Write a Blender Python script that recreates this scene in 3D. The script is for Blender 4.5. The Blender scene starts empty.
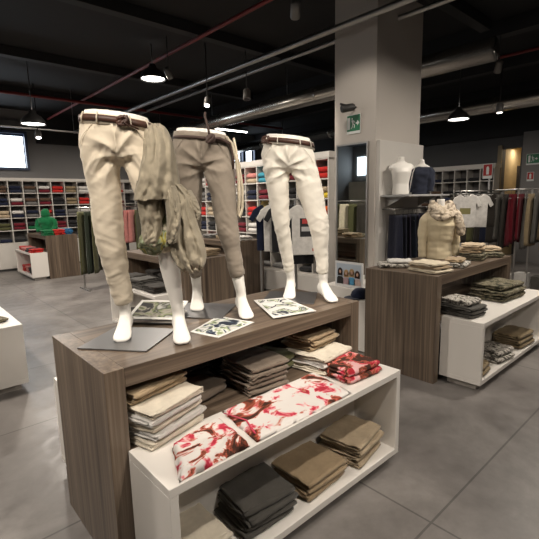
import bpy, math, random
from mathutils import Vector, Matrix, noise
from mathutils.geometry import tessellate_polygon
R_ = math.radians
random.seed(7)
sc = bpy.context.scene
col = sc.collection
sc.view_settings.view_transform = 'Standard'
sc.view_settings.look = 'None'
sc.view_settings.gamma = 1
sc.view_settings.exposure = 0.0

# ------------------------------------------------------------ camera
YAW, PIT, ROLL, F = 0.837294174, 0.160800571, -0.022041913, 424.378
cd = bpy.data.cameras.new('camera'); cam = bpy.data.objects.new('camera', cd); col.objects.link(cam)
cd.sensor_width = 36; cd.sensor_fit = 'HORIZONTAL'; cd.lens = F / 539 * 36; cd.clip_start = .05
fw = Vector((math.cos(YAW)*math.cos(PIT), math.sin(YAW)*math.cos(PIT), -math.sin(PIT)))
rt = Vector((math.sin(YAW), -math.cos(YAW), 0)); up = rt.cross(fw)
r2 = math.cos(ROLL)*rt + math.sin(ROLL)*up; u2 = -math.sin(ROLL)*rt + math.cos(ROLL)*up
cam.matrix_world = Matrix((( r2.x, u2.x, -fw.x, 0), (r2.y, u2.y, -fw.y, 0), (r2.z, u2.z, -fw.z, 1.55), (0, 0, 0, 1)))
sc.camera = cam

# ------------------------------------------------------------ world and lights
w = bpy.data.worlds.new('world'); sc.world = w; w.use_nodes = True
w.node_tree.nodes['Background'].inputs[0].default_value = (.75, .82, 1, 1)
w.node_tree.nodes['Background'].inputs[1].default_value = .05
WARM = (1.0, .90, .78)
def area(loc, power, size, color=WARM, rot=(0, 0, 0)):
    l = bpy.data.lights.new('area_light', 'AREA'); l.energy = power; l.size = size; l.color = color; l.shape = 'DISK'
    o = bpy.data.objects.new('area_light', l); o.location = loc; o.rotation_euler = rot; col.objects.link(o); return o
def spot(loc, target, power, angle=50, size=.05, color=WARM, blend=.6):
    l = bpy.data.lights.new('spot_light', 'SPOT'); l.energy = power; l.spot_size = R_(angle); l.spot_blend = blend
    l.shadow_soft_size = size; l.color = color
    o = bpy.data.objects.new('spot_light', l); o.location = loc
    o.rotation_euler = (Vector(target) - Vector(loc)).to_track_quat('-Z', 'Y').to_euler(); col.objects.link(o); return o
# pendants, all but first two added for light (housings below); x, y, z, power
PEND = [(2.0, 7.85, 2.85, 75), (7.95, 3.62, 2.92, 30), (4.6, .9, 3.2, 50), (1.6, -1.2, 3.2, 45), (-1.3, 1.2, 3.2, 50), (-.4, 4.4, 3.2, 110),
        (3.3, 6.2, 3.4, 60), (4.2, 10.2, 3.2, 35), (.2, 10.0, 3.3, 50), (6.8, 1.3, 3.3, 30), (8.6, 6.4, 3.2, 15)]
for x, y, z, p in PEND: area((x, y, z - .03), p, .3)
# track spots added to light their targets: location, target, power, cone angle
ADDED_SPOTS = [((-.4, .9, 3.3), (.85, 1.8, 1.55), 150, 42), ((.7, .2, 3.3), (1.35, 1.95, 1.5), 100, 42), ((1.5, .1, 3.3), (1.9, 1.85, 1.5), 170, 42),
         ((1.3, -.1, 3.3), (1.35, 1.35, .57), 175, 42), ((3.0, .2, 3.3), (3.9, 1.7, .7), 90, 50), ((4.0, 1.0, 3.3), (4.5, 2.3, 1.3), 60, 40),
         ((1.45, 9.6, 2.95), (2.4, 11.9, 1.3), 60, 60), ((3.3, 3.2, 3.3), (4.9, 4.9, 1.5), 120, 55), ((3.4, 5.8, 3.3), (4.9, 6.3, 1.5), 80, 60),
         ((2.9, 2.6, 3.3), (4.32, 3.2, 2.4), 45, 50), ((6.6, 2.5, 3.2), (7.85, 3.4, 1.3), 90, 28), ((.6, 3.2, 3.3), (2.2, 4.9, .6), 50, 50), ((2.6, 2.0, 3.3), (4.08, 3.80, 1.2), 120, 26)]
for a, b, p, g in ADDED_SPOTS: spot(a, b, p, g)

# ------------------------------------------------------------ materials
def principled(name):
    m = bpy.data.materials.new(name); m.use_nodes = True; nt = m.node_tree
    return m, nt, nt.nodes['Principled BSDF']
def mix_ramp(nt, fac, stops):
    r = nt.nodes.new('ShaderNodeValToRGB'); e = r.color_ramp.elements
    while len(e) > 1: e.remove(e[0])
    e[0].position = stops[0][0]; e[0].color = (*stops[0][1], 1)
    for p, c in stops[1:]:
        k = e.new(p); k.color = (*c, 1)
    nt.links.new(fac, r.inputs[0]); return r
def noise_node(nt, scale, detail=4, vscale=(1, 1, 1), rough=.5, dist=0, loc=(0, 0, 0)):
    tc = nt.nodes.new('ShaderNodeTexCoord'); mp = nt.nodes.new('ShaderNodeMapping'); n = nt.nodes.new('ShaderNodeTexNoise')
    mp.inputs['Scale'].default_value = vscale; mp.inputs['Location'].default_value = loc
    n.inputs['Scale'].default_value = scale; n.inputs['Detail'].default_value = detail; n.inputs['Roughness'].default_value = rough
    n.inputs['Distortion'].default_value = dist
    nt.links.new(tc.outputs['Object'], mp.inputs[0]); nt.links.new(mp.outputs[0], n.inputs['Vector']); return n
def add_bump(nt, b, fac, strength=.2, dist=.005):
    bp = nt.nodes.new('ShaderNodeBump'); bp.inputs['Strength'].default_value = strength; bp.inputs['Distance'].default_value = dist
    nt.links.new(fac, bp.inputs['Height']); nt.links.new(bp.outputs[0], b.inputs['Normal'])
def sh(c, k): return tuple(min(1, x*k) for x in c)
_m = {}
def plain(c, rough=.5, metal=0, var=.08, scale=3, spec=.5):
    key = ('p', c, rough, metal, var, scale)
    if key in _m: return _m[key]
    m, nt, b = principled('paint'); n = noise_node(nt, scale, 3)
    r = mix_ramp(nt, n.outputs[0], [(.3, sh(c, 1-var)), (.7, sh(c, 1+var))]); nt.links.new(r.outputs[0], b.inputs['Base Color'])
    b.inputs['Roughness'].default_value = rough; b.inputs['Metallic'].default_value = metal; b.inputs['Specular IOR Level'].default_value = spec
    _m[key] = m; return m
def cloth(c, var=.12, bump=.5, s=1):
    key = ('c', c, var, bump)
    if key in _m: return _m[key]
    m, nt, b = principled('fabric'); n = noise_node(nt, 18*s, 5, rough=.6)
    r = mix_ramp(nt, n.outputs[0], [(.3, sh(c, 1-var)), (.7, sh(c, 1+var))]); nt.links.new(r.outputs[0], b.inputs['Base Color'])
    b.inputs['Roughness'].default_value = .9; b.inputs['Specular IOR Level'].default_value = .15
    try: b.inputs['Sheen Weight'].default_value = .15
    except Exception: pass
    add_bump(nt, b, n.outputs[0], bump, .006); _m[key] = m; return m
def pattern(stops, scale=14, dist=.6, detail=3, bump=.4, loc=(0, 0, 0), vs=(1, 1, 1)):
    m, nt, b = principled('print_fabric'); n = noise_node(nt, scale, detail, vs, dist=dist, loc=loc)
    r = mix_ramp(nt, n.outputs[0], stops); r.color_ramp.interpolation = 'LINEAR'
    nt.links.new(r.outputs[0], b.inputs['Base Color']); b.inputs['Roughness'].default_value = .85; b.inputs['Specular IOR Level'].default_value = .2
    n2 = noise_node(nt, 20, 3); add_bump(nt, b, n2.outputs[0], bump, .005); return m
def wood(axis):
    m, nt, b = principled('wood_laminate')
    vs = [55, 55, 55]; vs[axis] = 1.1
    n = noise_node(nt, 1.0, 4, tuple(vs), .6)
    vs2 = [14, 14, 14]; vs2[axis] = .5
    n2 = noise_node(nt, 1.0, 2, tuple(vs2), .5, loc=(3, 5, 1))
    mx = nt.nodes.new('ShaderNodeMath'); mx.operation = 'ADD'
    m1 = nt.nodes.new('ShaderNodeMath'); m1.operation = 'MULTIPLY'; m1.inputs[1].default_value = .6; nt.links.new(n.outputs[0], m1.inputs[0])
    m2 = nt.nodes.new('ShaderNodeMath'); m2.operation = 'MULTIPLY'; m2.inputs[1].default_value = .4; nt.links.new(n2.outputs[0], m2.inputs[0])
    nt.links.new(m1.outputs[0], mx.inputs[0]); nt.links.new(m2.outputs[0], mx.inputs[1])
    r = mix_ramp(nt, mx.outputs[0], [(.34, (.050, .035, .025)), (.47, (.112, .081, .058)), (.56, (.158, .117, .084)), (.68, (.24, .184, .136))])
    nt.links.new(r.outputs[0], b.inputs['Base Color']); b.inputs['Roughness'].default_value = .42
    add_bump(nt, b, mx.outputs[0], .08, .002); return m
WX, WY, WZ = wood(0), wood(1), wood(2)
WHITE = plain((.78, .745, .70), .38, var=.02)
def floor_mat():
    m, nt, b = principled('concrete_floor')
    n = noise_node(nt, 1.3, 8, rough=.62, dist=.4); n2 = noise_node(nt, 9, 6, rough=.7)
    r = mix_ramp(nt, n.outputs[0], [(.3, (.125, .112, .106)), (.5, (.20, .184, .174)), (.72, (.30, .278, .262))])
    r2 = mix_ramp(nt, n2.outputs[0], [(.3, (.72, .72, .72)), (.7, (1.0, 1.0, 1.0))])
    mu = nt.nodes.new('ShaderNodeMixRGB'); mu.blend_type = 'MULTIPLY'; mu.inputs[0].default_value = .8
    nt.links.new(r.outputs[0], mu.inputs[1]); nt.links.new(r2.outputs[0], mu.inputs[2])
    tc = nt.nodes.new('ShaderNodeTexCoord'); mp = nt.nodes.new('ShaderNodeMapping'); mp.inputs['Location'].default_value = (.62, .35, 0)
    br = nt.nodes.new('ShaderNodeTexBrick'); br.offset = 0; br.inputs['Scale'].default_value = 1; br.inputs['Mortar Size'].default_value = .006
    br.inputs['Brick Width'].default_value = 2.4; br.inputs['Row Height'].default_value = 1.2
    br.inputs['Color1'].default_value = br.inputs['Color2'].default_value = (1, 1, 1, 1); br.inputs['Mortar'].default_value = (.5, .5, .5, 1)
    nt.links.new(tc.outputs['Object'], mp.inputs[0]); nt.links.new(mp.outputs[0], br.inputs['Vector'])
    mu2 = nt.nodes.new('ShaderNodeMixRGB'); mu2.blend_type = 'MULTIPLY'; mu2.inputs[0].default_value = 1
    nt.links.new(mu.outputs[0], mu2.inputs[1]); nt.links.new(br.outputs[0], mu2.inputs[2])
    nt.links.new(mu2.outputs[0], b.inputs['Base Color'])
    rr = mix_ramp(nt, n2.outputs[0], [(.3, (.28,)*3), (.7, (.5,)*3)]); nt.links.new(rr.outputs[0], b.inputs['Roughness'])
    add_bump(nt, b, n2.outputs[0], .06, .003); return m
def emit(c, s):
    m, nt, b = principled('glow'); b.inputs['Base Color'].default_value = (*c, 1)
    b.inputs['Emission Color'].default_value = (*c, 1); b.inputs['Emission Strength'].default_value = s
    return m
METAL = plain((.42, .41, .40), .38, 1, .05)
DUCT = plain((.72, .69, .64), .26, 1, .10)
DARKM = plain((.045, .043, .042), .45, .3, .1)
BLACK = plain((.012, .012, .013), .7, 0, .1)
STEEL = plain((.20, .20, .205), .38, .85, .05)
BODY = plain((.80, .775, .73), .42, 0, .02)
GREY = plain((.36, .35, .33), .5)

# ------------------------------------------------------------ mesh helpers
class MB:
    def __init__(s): s.v = []; s.f = []
    def add(s, vs, fs):
        k = len(s.v); s.v += [tuple(p) for p in vs]; s.f += [tuple(i+k for i in f) for f in fs]; return s
    def box(s, x0, x1, y0, y1, z0, z1):
        return s.add([(x0,y0,z0),(x1,y0,z0),(x1,y1,z0),(x0,y1,z0),(x0,y0,z1),(x1,y0,z1),(x1,y1,z1),(x0,y1,z1)],
            [(0,3,2,1),(4,5,6,7),(0,1,5,4),(1,2,6,5),(2,3,7,6),(3,0,4,7)])
    def loft(s, rings, caps=True, closed=False):
        n = len(rings[0]); vs = [p for r in rings for p in r]; fs = []
        m = len(rings)
        for i in range(m if closed else m-1):
            a = i*n; b = ((i+1) % m)*n
            for j in range(n): fs.append((a+j, a+(j+1) % n, b+(j+1) % n, b+j))
        if caps and not closed: fs.append(tuple(range(n))[::-1]); fs.append(tuple((m-1)*n+j for j in range(n)))
        return s.add(vs, fs)
    def ell(s, secs, seg=20, caps=True, p=2.0):
        """rings: (x, y, z, rx, ry)"""
        rs = []
        for (x, y, z, rx, ry) in secs:
            r = []
            for k in range(seg):
                a = 2*math.pi*k/seg; c, d = math.cos(a), math.sin(a)
                r.append((x+rx*math.copysign(abs(c)**(2/p), c), y+ry*math.copysign(abs(d)**(2/p), d), z))
            rs.append(r)
        return s.loft(rs, caps)
    def tube(s, pts, rad, seg=12, caps=True, flat=1.0, closed=False):
        pts = [Vector(p) for p in pts]; n = len(pts)
        rad = rad if isinstance(rad, (list, tuple)) else [rad]*n
        rs = []; prev = None
        for i, p in enumerate(pts):
            if closed: t = pts[(i+1) % n]-pts[i-1]
            else: t = (pts[min(i+1, n-1)]-pts[max(i-1, 0)])
            t.normalize()
            if prev is None:
                a = Vector((0, 0, 1)) if abs(t.z) < .9 else Vector((1, 0, 0)); u = t.cross(a).normalized()
            else: u = (prev - t*prev.dot(t)).normalized()
            prev = u; v = t.cross(u)
            rs.append([tuple(p+u*math.cos(2*math.pi*k/seg)*rad[i]+v*math.sin(2*math.pi*k/seg)*rad[i]*flat) for k in range(seg)])
        return s.loft(rs, caps, closed)
    def prism(s, pts, y0, y1, plane='xz'):
        n = len(pts)
        if plane == 'xz': A = [(x, y0, z) for x, z in pts]; B = [(x, y1, z) for x, z in pts]
        elif plane == 'yz': A = [(y0, x, z) for x, z in pts]; B = [(y1, x, z) for x, z in pts]
        else: A = [(x, z, y0) for x, z in pts]; B = [(x, z, y1) for x, z in pts]
        tri = tessellate_polygon([[Vector((p[0], p[1], 0)) for p in pts]])
        return s.add(A+B, [tuple(t) for t in tri]+[tuple(i+n for i in t[::-1]) for t in tri]+[(i, i+n, (i+1) % n+n, (i+1) % n) for i in range(n)])
    def xf(s, M):
        s.v = [tuple(M @ Vector(p)) for p in s.v]; return s
    def build(s, name, mat, parent=None, smooth=False, bevel=0, sub=0, loc=None, rotz=0):
        me = bpy.data.meshes.new(name); me.from_pydata(s.v, [], s.f); me.update()
        me.materials.append(mat)
        import bmesh
        bm = bmesh.new(); bm.from_mesh(me); bmesh.ops.recalc_face_normals(bm, faces=bm.faces); bm.to_mesh(me); bm.free()
        if smooth:
            for p in me.polygons: p.use_smooth = True
        o = bpy.data.objects.new(name, me); col.objects.link(o)
        if parent: o.parent = parent
        if loc: o.location = loc
        o.rotation_euler.z = rotz
        if bevel:
            b = o.modifiers.new('bevel', 'BEVEL'); b.width = bevel; b.segments = 2; b.limit_method = 'ANGLE'
        if sub:
            b = o.modifiers.new('sub', 'SUBSURF'); b.levels = b.render_levels = sub
        return o
def tag(o, label, cat, group=None, kind=None):
    if label: o['label'] = label
    if cat: o['category'] = cat
    if group: o['group'] = group
    if kind: o['kind'] = kind
    return o
def thing(name, label, cat, loc=(0, 0, 0), rotz=0, group=None):
    o = bpy.data.objects.new(name, None); col.objects.link(o); o.location = loc; o.rotation_euler.z = rotz; o.empty_display_size = .1
    return tag(o, label, cat, group)
def box(name, x0, x1, y0, y1, z0, z1, mat, parent=None, bevel=.002):
    return MB().box(x0, x1, y0, y1, z0, z1).build(name, mat, parent, bevel=bevel)
def struct(o, label=None):
    o['kind'] = 'structure'
    if label: o['label'] = label
    return o
def copy_tree(o, parent=None):
    c = o.copy(); col.objects.link(c)
    if parent: c.parent = parent
    for ch in list(o.children): copy_tree(ch, c)
    return c
def nz(x, y, z): return noise.noise(Vector((x, y, z)))
def remesh(mb, name, mat, parent, voxel, disp=None, smooth_it=6):
    """union the lofts into one skin, smooth it, then press real creases into it"""
    o = mb.build(name, mat)
    r = o.modifiers.new('r', 'REMESH'); r.mode = 'VOXEL'; r.voxel_size = voxel
    s = o.modifiers.new('s', 'SMOOTH'); s.iterations = smooth_it; s.factor = .6
    dg = bpy.context.evaluated_depsgraph_get(); dg.update()
    me = bpy.data.meshes.new_from_object(o.evaluated_get(dg))
    o.modifiers.clear(); old = o.data; o.data = me; bpy.data.meshes.remove(old)
    me.name = name
    if disp:
        nr = [v.normal.copy() for v in me.vertices]
        for v, n in zip(me.vertices, nr):
            d = disp(v.co)
            v.co += n*d if not isinstance(d, tuple) else n*d[0]+Vector(d[1])
        me.update()
    for p in me.polygons: p.use_smooth = True
    if not me.materials: me.materials.append(mat)
    if parent: o.parent = parent
    return o

# ------------------------------------------------------------ the room
CEIL = 3.9
struct(box('floor', -8, 12.6, -5, 12.6, -.12, 0, floor_mat(), bevel=0))
struct(box('ceiling', -8, 12.6, -5, 12.6, CEIL, CEIL+.1, plain((.008, .008, .0085), .85), bevel=0))
WALLM = plain((.19, .185, .185), .7, 0, .04, 1)
DWALL = plain((.085, .085, .088), .7, 0, .05, 1)
LB = BLACK
# wall at the far left, with openings for three windows
def wall_with_holes(name, axis, pos, thick, a0, a1, holes, mat, z1):
    mb = MB(); cuts = sorted(holes); a = a0
    def put(p0, p1, q0, q1):
        if axis == 'y': mb.box(p0, p1, pos, pos+thick, q0, q1)
        else: mb.box(pos, pos+thick, p0, p1, q0, q1)
    for (h0, h1, z0, zz) in cuts:
        put(a, h0, 0, z1)
        if z0 > 0: put(h0, h1, 0, z0)
        put(h0, h1, zz, z1); a = h1
    put(a, a1, 0, z1)
    return struct(mb.build(name, mat))
HL = [(-1.9, -.3, 2.5, 3.32), (.55, 2.87, 2.5, 3.32), (9.35, 9.85, 2.95, 3.55), (9.98, 10.4, 2.95, 3.55)]
wall_with_holes('wall_left', 'y', 12.3, .2, -8, 12.6, HL, WALLM, CEIL)
wall_with_holes('wall_right', 'x', 11.3, .2, -5, 12.6, [(3.62, 4.03, 0, 2.66)], DWALL, CEIL)
struct(box('wall_back', -8, -7.8, -5, 12.5, 0, CEIL, WALLM, bevel=0))
struct(box('trim_6', -7.8, -7.4, 6, 12.2, 0, 2.3, plain((.60, .55, .46), .6), bevel=0))
struct(box('window_5', -7.79, -7.77, 10.9, 12.0, 2.6, 3.4, emit((.8, .9, 1), 5), bevel=0))
struct(box('wall_front', -7.8, 12.6, -5, -4.8, 0, CEIL, DWALL, bevel=0))
# black painted strips of wall below the ceiling
struct(box('trim_1', 3.15, 9.2, 12.22, 12.3, 3.12, CEIL, BLACK, bevel=0))
struct(box('trim_2', 11.2, 11.3, -4.8, 12.2, 2.93, CEIL, BLACK, bevel=0))
struct(box('trim_3', .3, 3.15, 12.2, 12.3, 3.42, 3.62, plain((.10, .10, .10), .7), bevel=0))
SKY = emit((.80, .90, 1.0), 5.0)
FR = plain((.035, .05, .10), .4)
for i, (a, b, c, d) in enumerate(HL):
    wn = struct(MB().box(a, b, 12.40, 12.42, c, d).build('window_%d' % (i+1), SKY))
    wn['label'] = 'bright daylight window high on the wall'
    f = MB().box(a-.06, a, 12.2, 12.5, c-.06, d+.06).box(b, b+.06, 12.2, 12.5, c-.06, d+.06).box(a, b, 12.2, 12.5, c-.06, c).box(a, b, 12.2, 12.5, d, d+.06)
    if i == 1: f.box(a, b, 12.3, 12.34, d-.05, d)
    f.build('window_frame', FR, wn)
# lit corridor behind the doorway
dr = plain((.62, .50, .30), .7)
mb = MB().box(11.5, 12.9, 4.03, 4.1, 0, 2.8).box(12.8, 12.9, 3.2, 4.1, 0, 2.8).box(11.5, 12.9, 3.2, 3.62, 0, 2.8).box(11.5, 12.9, 3.2, 4.1, 2.75, 2.8)
struct(mb.build('wall_corridor', dr))
struct(box('door_1', 12.35, 12.42, 3.80, 4.03, 0, 2.3, plain((.03, .028, .03), .5)))
struct(box('trim_4', 11.24, 11.3, 4.03, 4.12, 0, 2.74, plain((.30, .24, .15), .6)))
struct(box('wall_end', 11.0, 11.29, .5, 3.5, 0, 2.96, plain((.20, .19, .185), .7, 0, .05)))
area((12.0, 3.83, 2.7), 3.5, .2, (1, .88, .7))
# column
struct(tag(box('column', 4.32, 5.31, 2.92, 3.52, 0, CEIL, plain((.50, .46, .42), .7, 0, .03, 1), bevel=.004), 'square plastered column in the middle of the shop', None))
t = struct(box('trim_5', 4.34, 5.33, 2.87, 2.92, 0, 2.215, plain((.58, .555, .52), .45, 0, .02)))
# ------------------------------------------------------------ display furniture
def brown_table(label, x0, x1, y0, y1, long='x', shelf=True):
    """upside-down U of brown laminate with a middle board"""
    h = .918; th = .08
    cx, cy = (x0+x1)/2, (y0+y1)/2
    t = thing('display_table', label, 'display table', (cx, cy, 0), 0, 'brown laminate display tables')
    a, b = (x1-x0)/2, (y1-y0)/2
    if long == 'x':
        box('table_top', -a+th, a-th, -b, b, h-th, h, WX, t)
        for s in (-1, 1): box('end_panel', min(s*a, s*(a-th)), max(s*a, s*(a-th)), -b, b, 0, h, WZ, t)
        box('middle_shelf', -a+th, a-th, -b, b, .533, .571, WX, t)
    else:
        box('table_top', -a, a, -b+th, b-th, h-th, h, WY, t)
        for s in (-1, 1): box('end_panel', -a, a, min(s*b, s*(b-th)), max(s*b, s*(b-th)), 0, h, WZ, t)
        box('middle_shelf', -a, a, -b+th, b-th, .533, .571, WY, t)
        box('center_panel', -.01, .01, -b+th, b-th, .571, h-th, WY, t)
    return t
def white_box(label, x0, x1, y0, y1, face):
    """low open-fronted box on a recessed plinth; face is the open side"""
    th = .035; z0, z1 = .06, .573
    cx, cy = (x0+x1)/2, (y0+y1)/2; a, b = (x1-x0)/2, (y1-y0)/2
    t = thing('low_display_box', label, 'display box', (cx, cy, 0), 0, 'low white open display boxes')
    box('top_board', -a, a, -b, b, z1-th, z1, WHITE, t); box('bottom_board', -a, a, -b, b, z0, z0+th, WHITE, t)
    def side(p, q, r, s, n='side_panel'): box(n, p, q, r, s, z0+th, z1-th, WHITE, t)
    if face != '-x': side(-a, -a+th, -b, b)
    if face != '+x': side(a-th, a, -b, b)
    if face != '+y': side(-a+th*(face != '-x'), a-th*(face != '+x'), b-th, b, 'back_panel' if face == '-y' else 'side_panel')
    if face != '-y': side(-a+th*(face != '-x'), a-th*(face != '+x'), -b, -b+th, 'back_panel' if face == '+y' else 'side_panel')
    box('plinth', -a+.05, a-.05, -b+.05, b-.05, 0, z0, plain((.40, .37, .34), .5), t)
    return t
brown_table('large brown wood-grain table carrying the three legged mannequins', .546, 2.15, 1.554, 2.211)
white_box('white open box in front of the mannequin table with floral scarves on it', .615, 2.1, 1.223, 1.552, '-y')
white_box('white box sticking out behind the mannequin table', .615, 2.1, 2.213, 2.56, '+y')
brown_table('brown wood-grain table right of the mannequins with sweater bust on top', 3.248, 4.885, 1.589, 2.279)
white_box('white open box on the right holding camouflage clothes, nearest the right edge', 3.344, 4.95, 1.249, 1.587, '-y')
white_box('white box showing behind the left end of the right brown table', 3.344, 4.8, 2.281, 2.6, '+y')
brown_table('brown table behind the mannequins in the middle aisle', 2.37, 3.03, 4.02, 5.6, 'y')
white_box('white open box with dark clothes behind the leftmost mannequin', 2.03, 2.368, 4.08, 5.3, '-x')
brown_table('brown table in the far left background topped by a green torso', 2.5, 3.13, 9.77, 11.3, 'y')
white_box('white open box in the far left background with red clothes', 2.17, 2.498, 9.78, 11.1, '-x')
white_box('white box cut off by the left edge of the picture', -.4, .76, 3.95, 5.2, '+x')
brown_table('brown table in the middle distance behind the grey trousers', 4.05, 4.65, 5.3, 6.6, 'y')
# plinth with poster
PL = box('plinth', 3.72, 4.28, 2.66, 3.2, 0, .575, WHITE); tag(PL, 'white plinth under the picture of people before the mirror', 'plinth')

# ------------------------------------------------------------ cube shelves
def cube_shelf(label, axis, front, a0, n, pitch, z0, zr, rows, depth, top_extra=.06, wall=1):
    """axis 'x': runs along x, front faces -y; axis 'y': runs along y, front faces -x"""
    L = n*pitch; t = thing('cube_shelf', label, 'shelf', (a0, front, 0) if axis == 'x' else (front, a0, 0), 0)
    W = plain((.60, .57, .53), .5, 0, .03)
    def bx(nm, p0, p1, d0, d1, q0, q1, m=W, bv=.001):
        if axis == 'x': return box(nm, p0, p1, d0, d1, q0, q1, m, t, bv)
        return box(nm, d0, d1, p0, p1, q0, q1, m, t, bv)
    zt = z0+rows*zr
    for k in range(n+1): bx('divider', k*pitch-.009, k*pitch+.009, .004, depth, z0, zt)
    for k in range(rows+1): bx('shelf_board', -.012, L+.012, 0, depth, z0+k*zr-.009, z0+k*zr+.009)
    bx('back_panel', -.012, L+.012, depth, depth+.02, 0, zt, plain((.16, .15, .15), .7))
    bx('header_panel', -.03, L+.03, -.01, depth+.02, zt+.009, zt+top_extra+.009)
    if z0 > .2: bx('base_cabinet', -.02, L+.02, -.16, depth, .06, z0-.01)
    bx('plinth', 0, L, -.1, depth-.02, 0, .06, plain((.10, .10, .10), .6))
    return t
def pillow(mb, cx, cy, zc, w, d, t, seed, n=10, amp=.004, rot=0, sag=0):
    g = {}; vs = []; fs = []
    ca, sa = math.cos(rot), math.sin(rot)
    for side in (1, -1):
        for i in range(n+1):
            for j in range(n+1):
                edge = i in (0, n) or j in (0, n)
                if side == -1 and edge: g[(side, i, j)] = g[(1, i, j)]; continue
                u = math.sin((i/n-.5)*math.pi*.98); v = math.sin((j/n-.5)*math.pi*.98)
                prof = (max(0, 1-abs(u)**7)*max(0, 1-abs(v)**7))**.4
                if edge: prof = 0
                k = 1+.02*nz(u*2+seed, v*2, 7.1)
                x = w/2*u*k*(1-.02*v*v); y = d/2*v*k*(1-.02*u*u)
                z = side*t/2*prof + (amp*nz(u*2.2+seed, v*2.2+seed*.7, side*.3) + amp*.6*nz(u*6+seed, v*3, seed) if 1 else 0) - sag*abs(v)**3
                g[(side, i, j)] = len(vs); vs.append((cx+x*ca-y*sa, cy+x*sa+y*ca, zc+z))
    for side in (1, -1):
        for i in range(n):
            for j in range(n):
                q = [g[(side, i, j)], g[(side, i+1, j)], g[(side, i+1, j+1)], g[(side, i, j+1)]]
                fs.append(tuple(q if side == 1 else q[::-1]))
    mb.add(vs, fs)
def folded_mb(w, d, h, layers=2, seed=0, amp=.004, n=10, jit=.01):
    """a folded garment: layers of cloth over each other, turned over at the front edge"""
    mb = MB(); rr = random.Random(seed); t = h/layers
    for k in range(layers):
        pillow(mb, rr.uniform(-jit, jit), rr.uniform(-jit, jit), t*(k+.5), w*rr.uniform(.95, 1.0), d*rr.uniform(.95, 1.0), t*1.08, seed*3.1+k*5.7, n, amp, rr.uniform(-.03, .03))
    # rounded fold along the front edge
    pts = [(-w*.47+w*.94*i/8, -d*.47+.004*nz(i*.6, seed, 0), h*.5+.003*nz(i*.5, seed, 4)) for i in range(9)]
    mb.tube(pts, [h*.30]+[h*.46]*7+[h*.30], 10)
    return mb
COLS = dict(red=(.50, .025, .02), orange=(.75, .14, .02), yellow=(.70, .52, .04), green=(.01, .14, .05), navy=(.012, .016, .038), black=(.02, .02, .022),
            white=(.62, .60, .57), burgundy=(.14, .012, .022), khaki=(.26, .20, .12), grey=(.16, .155, .15), blue=(.03, .16, .34), olive=(.08, .08, .035),
            beige=(.45, .36, .25), pink=(.55, .22, .2), tan=(.36, .27, .17), turquoise=(.05, .28, .38), brown=(.10, .06, .04), cream=(.66, .58, .44))
CUB = [folded_mb(.265, .27, .082, 3, s, .007, 7).build('folded_sweater', cloth(COLS['red'])) for s in range(4)]
cub_used = [False]*4
ORD = ['first', 'second', 'third', 'fourth', 'fifth', 'sixth', 'seventh', 'eighth', 'ninth', 'tenth', 'eleventh', 'twelfth', 'thirteenth', 'fourteenth', 'fifteenth', 'sixteenth', 'seventeenth', 'eighteenth', 'nineteenth', 'twentieth', 'twenty-first', 'twenty-second']
def put_cub(loc, colr, label, rot, group):
    i = random.randrange(4)
    if not cub_used[i]: o = CUB[i]; cub_used[i] = True
    else: o = CUB[i].copy(); col.objects.link(o)
    o.location = loc; o.rotation_euler.z = rot + random.uniform(-.06, .06)
    o.material_slots[0].link = 'OBJECT'; o.material_slots[0].material = cloth(COLS[colr])
    tag(o, label, 'folded clothes', group); return o
def fill_shelf(axis, front, a0, pitch, z0, zr, depth, table, where, count=2, only=None):
    """table: rows (top first) of colour names per column counted along a"""
    rows = len(table)
    for ri, row in enumerate(table):
        for ci, c in enumerate(row):
            if c is None: continue
            n = count if ci < 14 and ri < 4 else 1
            cs = c.split('+')
            for k in range(n):
                cc = cs[min(k, len(cs)-1)]
                z = z0+(rows-1-ri)*zr+.0105+k*.088
                a = a0+(ci+.5)*pitch
                lvl = ['lower', 'upper'][k] if n > 1 else 'only'
                lab = '%s folded %s sweater, %s row, %s cubby, %s' % (lvl, cc, ORD[ri], ORD[ci], where)
                loc = (a, front+.16, z) if axis == 'x' else (front+.16, a, z)
                put_cub(loc, cc, lab, 0 if axis == 'x' else -math.pi/2, 'folded clothes in the cubbies')
# left wall shelf: front y = 11.9, columns from x = 1.99 (px 0) every 0.32
cube_shelf('long white cube shelf along the far left wall', 'x', 11.9, .08, 22, .321, .66, .3, 5, .36)
LEFT = [
 [None]*2+['navy', 'grey', 'white', 'white', 'brown', 'navy', 'grey+brown', 'burgundy+white', 'red', 'khaki', 'white', 'red'],
 [None]*2+['grey', 'navy', 'grey', 'burgundy+grey', 'navy', 'burgundy+white', 'grey+brown', 'burgundy+brown', 'black', 'khaki', 'red', 'green'],
 [None]*2+['green', 'red', 'olive', 'green', 'beige', 'navy+white', 'grey+navy', 'brown+red', 'navy', 'grey', 'white', 'black'],
 [None]*2+['grey', 'olive', 'navy', 'brown', 'olive', 'burgundy', 'green+black', 'green+burgundy', 'burgundy', 'black', 'navy', 'red'],
 [None]*2+['navy', 'grey', 'navy', 'black', 'navy', 'black', 'burgundy', 'black', 'navy', 'grey', 'black', 'brown']]
EXT = [['navy', 'red', 'white', 'burgundy', 'grey'], ['red', 'burgundy', 'black', 'navy', 'red'], ['khaki', 'red', 'navy', 'white', 'black'], ['green', 'black', 'grey', 'red', 'navy'], []]
LEFT = [r+e for r, e in zip(LEFT, EXT)]
fill_shelf('x', 11.9, .08, .321, .66, .3, .36, LEFT, 'left wall shelf', 2)
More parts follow.
